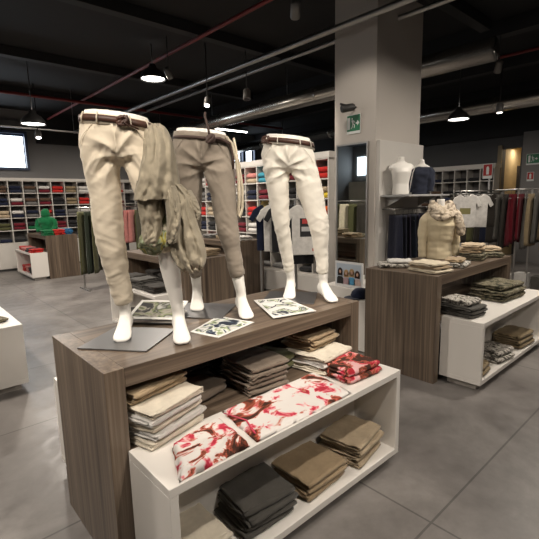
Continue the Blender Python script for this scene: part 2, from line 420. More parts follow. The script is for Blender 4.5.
# middle shelf: front x = 4.88, columns from y = 4.08
cube_shelf('tall white cube shelf left of the column with bright folded clothes', 'y', 4.88, 4.10, 16, .32, .40, .29, 6, .34, .09)
MID = [
 ['red', 'navy', 'burgundy', 'blue', 'turquoise', 'beige+pink', 'burgundy', 'grey', 'navy', 'red', 'white', 'black', 'red', 'beige', None, None],
 ['yellow+beige', 'black', 'black', 'red', 'burgundy', 'navy', 'grey+white', 'black', 'red', 'navy', 'grey', 'red', 'white', 'navy', None, None],
 ['orange', 'black', 'grey', 'yellow', 'yellow', 'red', 'black', 'burgundy', 'grey', 'beige', 'red', 'black', 'grey', 'red', None, None],
 ['green', 'black', 'navy', 'orange', 'orange', 'white', 'burgundy', 'beige', 'khaki', 'black', 'navy', 'red', None, None, None, None],
 ['black', 'navy', 'black', 'navy', 'navy', 'black', 'grey', 'black', 'navy', 'red', None, None, None, None, None, None],
 ['grey', 'black', 'white', 'grey', 'grey', 'white', 'grey', 'navy', None, None, None, None, None, None, None, None]]
fill_shelf('y', 4.88, 4.10, .32, .40, .29, .34, MID, 'middle shelf beside the column', 2)
# far right shelf: front x = 10.7
cube_shelf('dark filled white cube shelf on the far right wall', 'y', 10.7, 3.98, 12, .31, .70, .30, 5, .34, .09)
rr = random.Random(3)
FARR = [[rr.choice(['black', 'black', 'navy', 'brown', 'black']) for _ in range(7)]+[None]*5 for _ in range(4)]
fill_shelf('y', 10.7, 3.98, .31, 1.00, .30, .34, FARR, 'far right wall shelf', 1)

# ------------------------------------------------------------ mannequins
def smooth01(a, b, x):
    t = max(0, min(1, (x-a)/(b-a))); return t*t*(3-2*t)
def lerp(a, b, t): return tuple(a[i]+(b[i]-a[i])*t for i in range(3))
def path_interp(pts, rad, n):
    """Catmull-Rom through the points"""
    P = [Vector(p) for p in pts]; out = []; ro = []
    m = len(P)
    for i in range(m-1):
        p0, p1, p2, p3 = P[max(i-1, 0)], P[i], P[i+1], P[min(i+2, m-1)]
        for k in range(n):
            t = k/n
            out.append(.5*((2*p1)+(p2-p0)*t+(2*p0-5*p1+4*p2-p3)*t*t+(3*p1-p0-3*p2+p3)*t**3)); ro.append(rad[i]+(rad[i+1]-rad[i])*t)
    out.append(P[-1]); ro.append(rad[-1]); return out, ro
def foot_mb(mb, ankle, toe, yaw):
    """bare mannequin foot, heel raised a little; ankle (x,y,z), toe point on the plate"""
    ax, ay, az = ankle; d = Vector((toe[0]-ax, toe[1]-ay, 0)); L = d.length; d.normalize(); s = Vector((-d.y, d.x, 0))
    secs = [(-.045, .050, .020, .022), (-.036, .046, .030, .036), (-.015, .048, .033, .046), (.02, .058, .031, .050), (.05, .046, .034, .040), (.085, .030, .040, .028),
            (.115, .020, .043, .020), (.14, .014, .038, .014), (.158, .011, .022, .009)]
    k = (L+.01)/.158
    rs = []
    for (u, zc, hw, hh) in secs:
        lift = max(0, .07-u)*.25; r = []
        for j in range(16):
            a = 2*math.pi*j/16
            p = Vector((ax, ay, 0))+d*(u*k)+s*(hw*math.cos(a)); z = zc+lift+hh*math.sin(a)
            r.append((p.x, p.y, max(z, .003)))
        rs.append(r)
    mb.loft(rs)
def leg_mannequin(name, label, loc, rotz, feet, hipx, mat_tr, opts):
    """feet: [(x, y) toe points in local coordinates] for picture-left and picture-right legs; face is local -y"""
    t = thing(name, label, 'mannequin', loc, rotz, 'leg mannequins on the big table')
    tilt = opts.get('tilt', .14); H0 = .985
    sway = hipx
    def tl(x, z): return z - tilt*(x-sway)*smooth01(.70, .92, z)
    body = MB(); tr = MB()
    hips = [(-.080+sway, 0, .87), (.080+sway, 0, .87)]
    legs = []
    for i in (0, 1):
        hx, hy, hz = hips[i]; fx, fy = feet[i]
        yaw = opts.get('yaw', (0, .0))[i]
        ank = (fx - math.sin(yaw)*.13, fy+.125*math.cos(yaw), .125)
        kn = lerp((hx, hy, hz), ank, .52); kn = (kn[0]+opts.get('kx', (0, 0))[i], kn[1]-opts.get('ky', (.02, .035))[i], kn[2])
        legs.append(((hx, hy, hz), kn, ank))
        calf = lerp(kn, ank, .4); calf = (calf[0], calf[1]+.012, calf[2])
        pts, rd = path_interp([(hx, hy, hz), kn, calf, lerp(kn, ank, .85), ank, (ank[0], ank[1]-.005, .07)], [.055, .043, .046, .031, .028, .03], 5)
        body.tube(pts, rd, 16)
        foot_mb(body, ank, (fx, fy), yaw)
    body.ell([(sway, 0, .86, .09, .055), (sway, 0, .90, .125, .082), (sway, 0, .95, .135, .092), (sway, 0, 1.006, .130, .088)], 24)
    body.v = [(x, y, tl(x, z)) for x, y, z in body.v]
    remesh(body, 'body', BODY, t, .006, None, 5)
    # trousers
    rt_ = opts['rad']; hem = opts['hem']
    for i in (0, 1):
        h, kn, ank = legs[i]
        end = lerp(kn, ank, hem[i]); th = lerp(h, kn, .42); calf = lerp(kn, end, .45)
        r = [rt_[0]*.97, rt_[0], rt_[1], rt_[2], rt_[3]] if not isinstance(rt_[0], tuple) else list(rt_[i])
        if len(r) == 4: r = [.080]+r
        pts, rd = path_interp([(h[0], h[1], h[2]-.0), th, kn, calf, end], r, 6)
        tr.tube(pts, rd, 24)
    pw = opts.get('pw', .158)
    tr.ell([(sway, 0, .80, pw*.60, .035), (sway, .002, .83, pw*.90, .078), (sway, .004, .86, pw*1.0, .098), (sway, .008, .89, pw*1.02, .108), (sway, .006, .92, pw*.97, .108), (sway, 0, .965, pw*.90, .096), (sway, 0, .985, pw*.88, .094)], 28, p=2.15)
    tr.v = [(x, y, tl(x, z)) for x, y, z in tr.v]
    sd = opts.get('seed', 1); A = opts.get('amp', 1.0)
    hemz = [lerp(legs[i][1], legs[i][2], hem[i])[2] for i in (0, 1)]; kz = (legs[0][1][2]+legs[1][1][2])/2
    def disp(c):
        x, y, z = c.x-sway, c.y, c.z
        side = 0 if x < 0 else 1
        if z > .86: a = .0022
        else: a = .0040
        wk = math.exp(-((z-kz)/.10)**2)*.0028
        wh = math.exp(-((z-hemz[side]-.04)/.06)**2)*opts.get('hemamp', .004)
        wc = math.exp(-((z-.80)/.06)**2)*.007
        q = 1 if side else -1
        w1 = nz(x*4+sd, y*4, z*4)*.05
        s1 = 1-2.4*abs(nz(x*9+sd, y*9, (z+w1*3)*20+x*12*q+sd*3))
        s2 = 1-2.4*abs(nz(x*14+sd*2, y*14+9, z*30-x*14*q))
        s3 = 1-2.4*abs(nz(abs(x)*12+sd*2, y*6+3, z*18+abs(x)*30))
        s4 = nz(x*7, y*7+sd, z*5)
        dx, dz = abs(x)+.012, z-.825; rr_ = math.hypot(dx, dz); th_ = math.atan2(dz, dx)
        wsk = (1-2.2*abs(math.sin(th_*4.2+2.2*nz(x*5+sd, 1, z*5)+(.6 if x > 0 else 0))))*math.exp(-((rr_-.085)/.055)**2)*(1 if y < .02 else .4)
        fold = opts.get('crease', 1)*.0055*wsk + .0034*(1-2.6*abs(nz(x*6+z*9*q+sd, y*3, z*7-x*6+sd)))
        return fold + A*((a*.55+wk+wh)*(.6*s1+.4*s2)+wc*(.7*s3+.2*s1)+.003*s4)
    tro = remesh(tr, 'trousers', mat_tr, t, .0055, disp, 8)
    # cuffs, seams, pockets, loops
    def surf(a, z, off=.004):
        f = smooth01(.985, .87, z)
        rx = pw*(.88+.15*smooth01(.985, .88, z)); ry = .094+.022*smooth01(.985, .88, z)
        ca, sa = math.cos(a), math.sin(a); q = 2/2.15
        x = sway+(rx+off)*math.copysign(abs(ca)**q, ca); y = (ry+off)*math.copysign(abs(sa)**q, sa)+.004
        return (x, y, tl(x, z))
    band = MB(); seg = 48
    prof = [(.945, .002), (.945, .006), (.986, .005), (.986, .0), (.975, -.004)]
    band.loft([[surf(2*math.pi*k/seg, z, o) for z, o in prof] for k in range(seg)], False, True)
    band.build('waistband', mat_tr, tro, True)
    fly = MB().tube([surf(-math.pi/2+.02+.10*(1 if i > 4 else 0)*0, .945-.016*i, .003) for i in range(7)], .0016, 6); fly.build('fly_seam', mat_tr, tro, True)
    for s in (-1, 1):
        MB().tube([surf(-math.pi/2+s*(.55+.07*i), .945-.012*i, .0035) for i in range(8)], .0014, 6).build('pocket_seam', mat_tr, tro, True)
    for a in (-2.5, -1.95, -1.15, -.6, .2, 1.57, 2.9):
        if opts.get('belt'): MB().tube([surf(a, .990, .010), surf(a, .970, .016), surf(a, .945, .012)], .006, 6, flat=.5).build('belt_loop', mat_tr, tro, True)
    if opts.get('belt'):
        bl = MB(); pr = [(.955, .006), (.955, .0125), (.981, .0125), (.981, .006)]
        bl.loft([[surf(2*math.pi*k/seg, z, o) for z, o in pr] for k in range(seg)], False, True)
        b = bl.build('belt', opts['belt'], t, True)
        # braided knot and hanging tail of the belt
        ka = opts.get('knot', -1.35); c = Vector(surf(ka, .966, .016))
        kn_ = MB()
        for q in range(3):
            ang = q*1.1
            kn_.tube([c+Vector((math.cos(ang+u*2*math.pi/10)*.020, -.004-.006*math.sin(u*2), math.sin(ang*1.5+u*2*math.pi/10)*.017)) for u in range(10)], .0065, 8, closed=True)
        kn_.build('belt_knot', opts['belt'], b, True)
        tail = MB(); tail.tube([surf(ka+.02+.05*i, .962-.004*i*(i < 3)-.003*i, .019) for i in range(8)], .011, 8, flat=.35).build('belt_tail', opts['belt'], b, True)
    for i in opts.get('cuffs', ()):
        h, kn, ank = legs[i]; e = Vector(lerp(kn, ank, hem[i])); u = (Vector(kn)-Vector(ank)).normalized()
        r = rt_[3] if not isinstance(rt_[0], tuple) else rt_[i][-1]
        c = MB(); c.tube([e-u*.02, e-u*.012, e+u*.010, e+u*.028, e+u*.034], [r*.9, r*1.12, r*1.16, r*1.10, r*.95], 22); cu = c.build('rolled_cuff', mat_tr, tro, True)
        for v in cu.data.vertices:
            v.co += Vector((nz(v.co.x*30, v.co.y*30, v.co.z*60), nz(v.co.x*30+5, v.co.y*30, v.co.z*60), 0))*.005
    # base plate under the picture-left foot, rod up the heel
    px, py, pr_ = opts['plate']
    pl = MB().box(-.165, .165, -.165, .165, .0, .006); pl.xf(Matrix.Translation((px, py, 0)) @ Matrix.Rotation(pr_, 4, 'Z')); pl.build('base_plate', STEEL, t, bevel=.001)
    return t
TT = .9185
def loc2(w_, o, rz):
    dx, dy = w_[0]-o[0], w_[1]-o[1]; c, s = math.cos(-rz), math.sin(-rz)
    return (dx*c-dy*s, dx*s+dy*c)
LEATHER = plain((.055, .022, .013), .5, 0, .35, 30)
CREAM = cloth((.66, .58, .46), .05, .15)
OFFW = cloth((.76, .72, .64), .04, .15)
TAUPE = cloth((.235, .20, .162), .07, .15)
def M(name, label, org, rz, fa, fb, plate, mat, **o):
    org = (org[0], org[1], TT); feet = [loc2(fa, org, rz), loc2(fb, org, rz)]; p = loc2(plate[:2], org, rz)
    o['plate'] = (p[0], p[1], plate[2]-rz)
    leg_mannequin(name, label, org, rz, feet, 0, mat, o)
    return org, rz
PA = R_(37.3)
M('leg_mannequin', 'leftmost leg mannequin in cream trousers with brown leather belt', (.79, 1.82), R_(-33), (.744, 1.858), (.931, 1.626), (.80, 1.885, PA), CREAM,
  rad=((.067, .059, .053, .042), (.070, .060, .056, .054)), hem=(.88, .16), belt=LEATHER, seed=1.3, tilt=.12, kx=(-.012, .02), yaw=(-.05, .15), amp=1.0)
M('leg_mannequin', 'middle leg mannequin in taupe trousers with rolled cuffs', (1.31, 1.97), R_(-38), (1.293, 2.075), (1.392, 1.727), (1.33, 2.07, PA), TAUPE,
  rad=((.070, .053, .044, .033), (.073, .056, .044, .037)), hem=(.80, .68), seed=4.1, tilt=.10, cuffs=(1,), kx=(-.005, -.01), yaw=(.05, .25), amp=.9)
M('leg_mannequin', 'rightmost leg mannequin in slim off-white trousers with brown belt', (1.85, 1.86), R_(-45), (1.869, 1.893), (2.001, 1.632), (1.92, 1.93, PA), OFFW,
  rad=((.065, .048, .039, .030), (.075, .058, .044, .033)), hem=(.86, .86), belt=LEATHER, knot=-2.55, seed=7.7, tilt=.13, kx=(-.012, .03), yaw=(-.1, .45), amp=.9, hemamp=.004)
# dark cord belt knotted on the middle mannequin, with a pale strap hanging at its side
mt = [o for o in col.objects if o.name.startswith('leg_mannequin')][1]
CORD = plain((.05, .028, .022), .7)
cb = MB().tube([(-.135*math.cos(a)*1.08, -.105*math.sin(a)-.002, .955+.014*math.cos(a)) for a in [i*2*math.pi/30 for i in range(30)]], .008, 8, closed=True).build('cord_belt', CORD, mt, True)
mb = MB()
for q in range(3): mb.tube([(.055+.018*math.cos(u*.63+q), -.128-.006*q, .945+.018*math.sin(u*.63+q*1.5)) for u in range(10)], .0075, 8, closed=True)
mb.tube([(.05, -.125, .955), (.045, -.13, 1.0), (.03, -.12, 1.06), (.034, -.118, 1.075)], .006, 8)
mb.tube([(.06, -.12, .95), (.10, -.10, .95), (.15, -.06, .93), (.165, -.05, .87), (.162, -.05, .80)], [.008, .009, .009, .008, .006], 8)
mb.build('cord_knot', CORD, cb, True)
sp = MB().tube([(.13, -.06, .965), (.16, -.055, .93), (.182, -.05, .84), (.19, -.05, .74), (.188, -.05, .63), (.178, -.052, .56), (.190, -.05, .545), (.205, -.048, .60), (.208, -.048, .70), (.195, -.045, .82), (.17, -.04, .96)],
    [.011, .013, .014, .015, .015, .014, .013, .013, .012, .011, .010], 10, flat=.6)
sp.build('hanging_strap', cloth((.47, .41, .31)), mt, True)

# jacket draped from the hip of the leftmost mannequin
JACK = cloth((.30, .262, .195), .10, .2); LINING = pattern([(.35, (.40, .36, .28)), (.45, (.12, .14, .07)), (.55, (.35, .4, .28)), (.62, (.45, .38, .08)), (.7, (.05, .12, .09))], 22)
jt = thing('jacket', 'olive beige jacket draped over the hip of the leftmost mannequin', 'jacket', (.79, 1.82, TT), R_(-33))
def J(px, py): return ((px-118.5)/236.5, (198-py)/237+.632)   # picture-plane sketch of the coat in metres around the hip
def cloth_sheet(name, mat, parent, rows, folds, amp, seed, slant=.6, wrap=1.0, thick=.004, n=56, m=60):
    """hanging sheet with pressed folds; rows: (height row, left, right, depth, offset) sketched from the coat's outline"""
    vs = []; fs = []
    def row(v):
        t = v*(len(rows)-1); i = min(int(t), len(rows)-2); f = t-i
        P = [rows[max(i-1, 0)], rows[i], rows[i+1], rows[min(i+2, len(rows)-1)]]
        return [.5*(2*P[1][k]+(P[2][k]-P[0][k])*f+(2*P[0][k]-5*P[1][k]+4*P[2][k]-P[3][k])*f*f+(P[3][k]-P[0][k]-3*P[2][k]+3*P[1][k])*f**3) for k in range(5)]
    for j in range(m+1):
        v = j/m; y, l, r, dep, yo = row(v); y0 = y
        for i in range(n+1):
            a_ = (i/n*2-1)*math.pi*.5*1.25*wrap; u = math.sin(max(-math.pi/2, min(math.pi/2, a_)))
            back = max(0, abs(a_)-math.pi/2)
            x, z = J((l+r)/2+(r-l)/2*u, y0+2.5*nz(i*.12, seed, j*.03)*(v > .9)+(4*nz(i*.13, seed+5, 0))*v**6)
            yy = -.06+yo-dep*math.cos(a_)+back*.03
            ph = u*folds+slant*v*2+.9*nz(u*1.2, v*2.0, seed)
            rdg = 1-2*abs(((ph*.5) % 1)*2-1)
            f2 = 1-2.6*abs(nz(u*2.4+v*3.2, v*6.0-u*1.5, seed+3)); f3 = 1-2.4*abs(nz(u*5-v*4, v*11+u*3, seed+8))
            g_ = amp*(.55*rdg*(.35+.65*v)+.45*f2+.22*f3)*(.4+.6*math.cos(min(abs(a_), 1.4)))
            vs.append((x+.35*g_*math.cos(ph*2), yy-g_, z))
    for j in range(m):
        for i in range(n): fs.append((j*(n+1)+i, j*(n+1)+i+1, (j+1)*(n+1)+i+1, (j+1)*(n+1)+i))
    mb = MB(); mb.add(vs, fs); o = mb.build(name, mat, parent, True)
    s_ = o.modifiers.new('thick', 'SOLIDIFY'); s_.thickness = thick; s_.offset = 0
    return o
cloth_sheet('coat_back', JACK, jt, [(119, 148, 160, .01, .05), (123, 144, 165, .03, .04), (132, 144, 170, .055, .02), (150, 143, 174, .075, .0), (168, 139, 176, .085, -.01), (182, 135, 177, .085, -.01), (196, 132, 175, .08, -.01)], 3.2, .018, 1.3, .7)
cloth_sheet('sleeve', JACK, jt, [(176, 136, 158, .04, -.02), (190, 134, 158, .05, -.01), (206, 136, 159, .05, -.01), (222, 137, 157, .045, 0), (234, 136, 155, .045, .0), (241, 137, 154, .04, .01)], 2.4, .014, 5.1, 1.2)
cloth_sheet('coat_flap', JACK, jt, [(180, 166, 178, .04, -.01), (192, 168, 188, .05, 0), (206, 169, 190, .06, 0), (222, 168, 193, .06, 0), (238, 165, 198, .06, 0), (252, 166, 200, .055, 0), (262, 170, 199, .05, 0), (269, 176, 195, .045, .01)], 3.6, .022, 9.4, -1.2)
cloth_sheet('sleeve', JACK, jt, [(182, 160, 174, .06, -.03), (196, 162, 177, .07, -.03), (212, 163, 178, .07, -.03), (228, 162, 175, .06, -.03), (238, 161, 172, .055, -.02)], 2.2, .014, 12.2, 1.8)
cloth_sheet('hood', JACK, jt, [(186, 176, 188, .05, .02), (196, 178, 193, .05, .02), (208, 180, 196, .05, .02), (216, 183, 194, .04, .03)], 2.0, .016, 15.2, .8)
mb = MB(); mb.ell([(J(146, 236)[0], -.06, J(147, 226)[1], .040, .03), (J(146, 240)[0], -.07, J(147, 239)[1], .060, .035), (J(146, 248)[0], -.03, J(146, 251)[1], .045, .02)], 16)
remesh(mb, 'printed_lining', LINING, jt, .006, lambda c: .012*nz(c.x*30, c.y*30, c.z*30), 3)
mb = MB(); mb.ell([(J(162, 236)[0], -.06, J(160, 210)[1], .02, .02), (J(162, 238)[0], -.07, J(163, 230)[1], .030, .026), (J(164, 250)[0], -.07, J(166, 243)[1], .022, .02)], 14)
remesh(mb, 'scarf_trim', LINING, jt, .006, lambda c: .010*nz(c.x*34, c.y*30, c.z*34), 3)

# ------------------------------------------------------------ prints lying on the table
def print_card(label, corners, z, pal, seed, scale=22, tilt=None):
    """corners: four (x, y) or (x,y,z) points"""
    c = [Vector((p[0], p[1], p[2] if len(p) > 2 else z)) for p in corners]
    n = (c[1]-c[0]).cross(c[3]-c[0]).normalized()
    if n.z < 0: n = -n
    o3 = sum(c, Vector())/4
    t = thing('printed_card', label, 'magazine', tuple(o3)); c = [p-o3 for p in c]
    mb = MB(); vs = [p for p in c]+[p+n*.003 for p in c]; mb.add(vs, [(0, 1, 2, 3), (4, 5, 6, 7), (0, 1, 5, 4), (1, 2, 6, 5), (2, 3, 7, 6), (3, 0, 4, 7)]); mb.build('page', plain((.72, .71, .68), .35, 0, .02), t)
    m = Vector(); ins = [p*.86+n*.0038 for p in c]; vs = ins+[p+n*.0006 for p in ins]
    MB().add(vs, [(0, 1, 2, 3), (4, 5, 6, 7), (0, 1, 5, 4), (1, 2, 6, 5), (2, 3, 7, 6), (3, 0, 4, 7)]).build('picture', pal, t)
    return t
PICA = pattern([(.40, (.02, .025, .04)), (.455, (.05, .07, .10)), (.47, (.55, .56, .54)), (.50, (.62, .62, .58)), (.53, (.26, .32, .16)), (.57, (.03, .04, .07)), (.62, (.5, .5, .48))], 9, .6, 3, 0)
PICB = pattern([(.40, (.62, .62, .6)), (.455, (.66, .66, .62)), (.47, (.03, .035, .05)), (.50, (.02, .025, .04)), (.515, (.60, .60, .56)), (.55, (.34, .40, .22)), (.60, (.05, .06, .07)), (.66, (.6, .6, .58))], 9, .9, 2, 0, (3, 1, 0))
PICC = pattern([(.40, (.05, .05, .05)), (.46, (.35, .33, .28)), (.50, (.22, .25, .14)), (.54, (.08, .08, .07)), (.60, (.5, .5, .46))], 8, .8, 3, 0, (9, 1, 0))
print_card('small printed picture lying flat between the left and middle mannequin feet', [(1.052, 1.761), (1.096, 1.585), (1.38, 1.66), (1.319, 1.90)], .9195, PICA, 1)
print_card('larger black and white printed picture in front of the rightmost mannequin', [(1.68, 2.02), (1.484, 1.625), (1.756, 1.56), (1.86, 1.93)], .927, PICB, 2)
# open magazine behind the left mannequin: fanned pages
t = thing('magazine', 'open magazine with raised cover behind the leftmost mannequin', 'magazine', (.98, 2.03, .9265), R_(-52))
for k, (ang, mm) in enumerate([(2, plain((.05, .05, .05), .4)), (5, plain((.35, .33, .30), .5)), (9, plain((.12, .10, .09), .5))]):
    MB().box(-.14, .14, -.01, .20, 0, .0035).xf(Matrix.Translation((0, 0, .0045*k+.001)) @ Matrix.Rotation(R_(ang*.5), 4, 'X') @ Matrix.Rotation(R_(ang), 4, 'Z')).build('page', mm, t)
cv = MB().box(-.14, .14, 0, .20, 0, .003).xf(Matrix.Translation((0, 0, .02)) @ Matrix.Rotation(R_(16), 4, 'X')).build('cover', plain((.72, .71, .68), .35, 0, .02), t)
MB().box(-.12, .12, .02, .18, .0032, .0036).xf(Matrix.Translation((0, 0, .02)) @ Matrix.Rotation(R_(16), 4, 'X')).build('picture', PICC, cv)

# ------------------------------------------------------------ folded clothes on the furniture
def pile(items, x, y, z, rot, group, where, jit=.012, cat='folded clothes', tilt=0):
    """items from the bottom up: (name, colour words, material, w, d, h, layers)"""
    rr = random.Random(int(x*1000+y*77)); n = len(items)
    for k, (nm, words, m, w_, d_, h, ly) in enumerate(items):
        o = folded_mb(w_, d_, h, ly, rr.randint(0, 99), .009, 16, jit*.6).build(nm, m, None, True)
        o.location = (x+rr.uniform(-jit, jit), y+rr.uniform(-jit, jit), z+.003); o.rotation_euler.z = rot+rr.uniform(-.05, .05)
        z += h*.98+.0045
        lv = ('' if n == 1 else 'topmost, ' if k == n-1 else 'lowest, ' if k == 0 else ORD[k]+' from bottom, ')
        tag(o, '%s, %s%s' % (words, lv, where), cat, group if n > 1 else None)
    return z
def rng(n, *a): return [a]*n
def floral(sc1, sc2, loc, t1=.55, t2=.58, base=(.74, .70, .67)):
    """white cloth with pink to red blossoms and brown-orange streaks"""
    m, nt, b = principled('floral_fabric'); b.inputs['Roughness'].default_value = .85; b.inputs['Specular IOR Level'].default_value = .2
    n1 = noise_node(nt, sc1, 3, dist=.5, loc=loc, rough=.6); n2 = noise_node(nt, sc2, 4, (1, 1.5, 1), dist=1.0, loc=(loc[1]+4, loc[0]+2, 3), rough=.65)
    r1 = mix_ramp(nt, n1.outputs[0], [(t1-.03, base), (t1, (.78, .42, .42)), (t1+.045, (.60, .05, .09)), (t1+.12, (.36, .02, .03))])
    k = mix_ramp(nt, n2.outputs[0], [(t2-.02, (0, 0, 0)), (t2+.015, (1, 1, 1))])
    r2 = mix_ramp(nt, n2.outputs[0], [(t2, (.60, .26, .20)), (t2+.025, (.46, .09, .06)), (t2+.055, (.20, .055, .03)), (t2+.09, (.055, .025, .018))])
    mx = nt.nodes.new('ShaderNodeMixRGB'); nt.links.new(k.outputs[0], mx.inputs[0]); nt.links.new(r1.outputs[0], mx.inputs[1]); nt.links.new(r2.outputs[0], mx.inputs[2])
    nt.links.new(mx.outputs[0], b.inputs['Base Color']); n3 = noise_node(nt, 20, 3); add_bump(nt, b, n3.outputs[0], .25, .005); return m
FLOR = floral(11, 4.5, (1.2, .4, 0), .575, .555)
FLOR2 = floral(15, 9, (4, 2, 1), .50, .455, (.66, .40, .40))
FLOR3 = floral(12, 8, (7, 3, 1), .53, .55)
C = {k: cloth(v) for k, v in COLS.items()}
C['taupe'] = cloth((.17, .135, .105)); C['ecru'] = cloth((.62, .56, .46)); C['dark'] = cloth((.035, .03, .025)); C['dkgrey'] = cloth((.085, .08, .072)); C['sand'] = cloth((.36, .275, .18))
CAMO = pattern([(.38, (.03, .03, .022)), (.46, (.12, .11, .07)), (.54, (.24, .215, .15)), (.62, (.08, .07, .05)), (.7, (.30, .28, .22))], 16, .7, 3, .5)
SNAKE = pattern([(.38, (.05, .045, .04)), (.48, (.45, .42, .37)), (.56, (.62, .60, .55)), (.64, (.12, .10, .09))], 26, .8, 3, .4)
SZ = .5745
g = 'clothes on the mannequin table shelf'
z_ = pile([('folded_trousers', w_+' folded trousers', C[c_], .31, .29, .030, 3) for w_, c_ in (('ecru', 'ecru'), ('white', 'white'), ('cream', 'ecru'), ('white', 'white'), ('cream', 'ecru'))], .79, 1.64, SZ, R_(16), g, 'left pile of the mannequin table', .016)
pile(rng(2, 'folded_trousers', 'tan folded trousers', C['tan'], .31, .24, .024, 2), .775, 1.70, z_, R_(12), g, 'top of the left pile, mannequin table')
pile(rng(5, 'folded_trousers', 'taupe folded trousers', C['taupe'], .26, .30, .024, 2), 1.40, 1.70, SZ, R_(-3), g, 'middle of the mannequin table')
z_ = pile([('folded_trousers', w_+' folded trousers', C[c_], .30, .31, .030, 3) for w_, c_ in (('ecru', 'ecru'), ('white', 'white'), ('cream', 'ecru'))], 1.85, 1.63, SZ, R_(8), g, 'right pile of the mannequin table', .014)
pile(rng(3, 'folded_trousers', 'khaki folded trousers', C['tan'], .27, .24, .025, 2), 1.86, 1.71, z_, R_(4), g, 'top of the right pile, mannequin table')
for i, (x, y, wd, dp, n, m, nm) in enumerate([(.79, 2.03, .26, .26, 5, 'dark', 'dark navy'), (1.12, 2.03, .28, .26, 6, 'dkgrey', 'dark grey'), (1.42, 2.05, .27, .25, 5, 'dark', 'black'), (1.78, 2.04, .30, .25, 4, 'brown', 'dark brown')]):
    pile(rng(n, 'folded_garment', nm+' folded garment', C[m], wd, dp, .030, 2), x, y, SZ, R_(4*i-6), g, 'back half of the mannequin table shelf')
pile(rng(1, 'folded_garment', 'olive brown crumpled garment', C['taupe'], .22, .20, .05, 3), 1.10, 1.80, SZ, R_(12), g, 'dark area between the piles of the mannequin table')
pile(rng(2, 'folded_garment', 'dark olive crumpled garment', C['olive'], .18, .22, .045, 3), 1.615, 1.78, SZ, R_(12), g, 'between the taupe and khaki piles')
# floral scarves on the white box
def flat_cloth(nm, label, corners, z, m, th=.012, seed=0, n=26, amp=.004):
    a, b, c, d = [Vector((*p, 0)) for p in corners]; mb = MB(); vs = []; fs = []; k = n+1
    for s in (1, 0):
        for i in range(k):
            for j in range(k):
                u, v = i/n, j/n; p = a*(1-u)*(1-v)+b*u*(1-v)+c*u*v+d*(1-u)*v
                e = min(u, 1-u, v, 1-v); f = min(1, e/.06)**.5
                wob = .008*nz(u*5+seed, v*5, 1)
                hz = (th*f+amp*(abs(nz(u*3+seed, v*4, 2))*1.2+.5*abs(nz(u*8, v*8+seed, 3)))*f) if s else 0
                vs.append((p.x+wob, p.y+wob*(s*.3+.7), z+.001+hz))
    N = k*k
    for i in range(n):
        for j in range(n):
            q = [i*k+j, (i+1)*k+j, (i+1)*k+j+1, i*k+j+1]; fs.append(tuple(q)); fs.append(tuple(N+t_ for t_ in q[::-1]))
    rim = [i*k for i in range(k)]+[n*k+j for j in range(1, k)]+[i*k+n for i in range(n-1, -1, -1)]+[j for j in range(n-1, 0, -1)]
    for i in range(len(rim)): p_, q_ = rim[i], rim[(i+1) % len(rim)]; fs.append((q_, p_, p_+N, q_+N))
    c0 = sum((Vector((*p, 0)) for p in corners), Vector())/4
    mb.add([(x-c0.x, y-c0.y, zz-z) for x, y, zz in vs], fs); o = mb.build(nm, m, None, True); o.location = (c0.x, c0.y, z); return tag(o, label, 'scarf')
flat_cloth('floral_scarf', 'large flat white scarf with red and brown flowers on the white shelf', [(1.02, 1.232), (1.66, 1.236), (1.72, 1.54), (1.07, 1.545)], SZ, FLOR, .012, 2)
BORD = cloth((.62, .07, .12))
hem = MB().tube([(1.052-1.3675, 1.50-1.388, .017), (1.085-1.3675, 1.38-1.388, .017), (1.045-1.3675, 1.27-1.388, .015)], .005, 6, flat=.5).build('printed_border', BORD, [o for o in col.objects if o.name == 'floral_scarf'][0], True)
flat_cloth('floral_scarf', 'folded red and white floral scarf below the cream trouser pile', [(.66, 1.232), (.985, 1.232), (1.01, 1.475), (.75, 1.44)], SZ, FLOR3, .030, 5, amp=.010)
pile([('floral_blouse', 'folded floral top in pink, white and maroon', FLOR2, .29, .235, .032, 2), ('floral_blouse', 'folded floral top in maroon and pink', FLOR2, .27, .215, .034, 2)], 1.875, 1.395, SZ, R_(-4), 'floral tops on the box end', 'right end of the white box')
# bottom of the front box
BZ = .0965
g = 'clothes in the bottom of the front box'
pile(rng(4, 'folded_trousers', 'beige folded trousers', C['beige'], .30, .26, .030, 2), 1.87, 1.40, BZ, R_(10), g, 'right end of the front box')
pile(rng(3, 'folded_trousers', 'tan folded trousers', C['tan'], .32, .26, .032, 2), 1.50, 1.40, BZ, R_(2), g, 'middle of the front box')
pile(rng(4, 'folded_garment', 'dark grey folded garment', C['dkgrey'], .30, .26, .030, 2), 1.14, 1.40, BZ, R_(-3), g, 'left of middle of the front box')
pile(rng(3, 'folded_garment', 'ecru folded garment', C['ecru'], .26, .26, .032, 2), .80, 1.40, BZ, R_(3), g, 'left end of the front box')
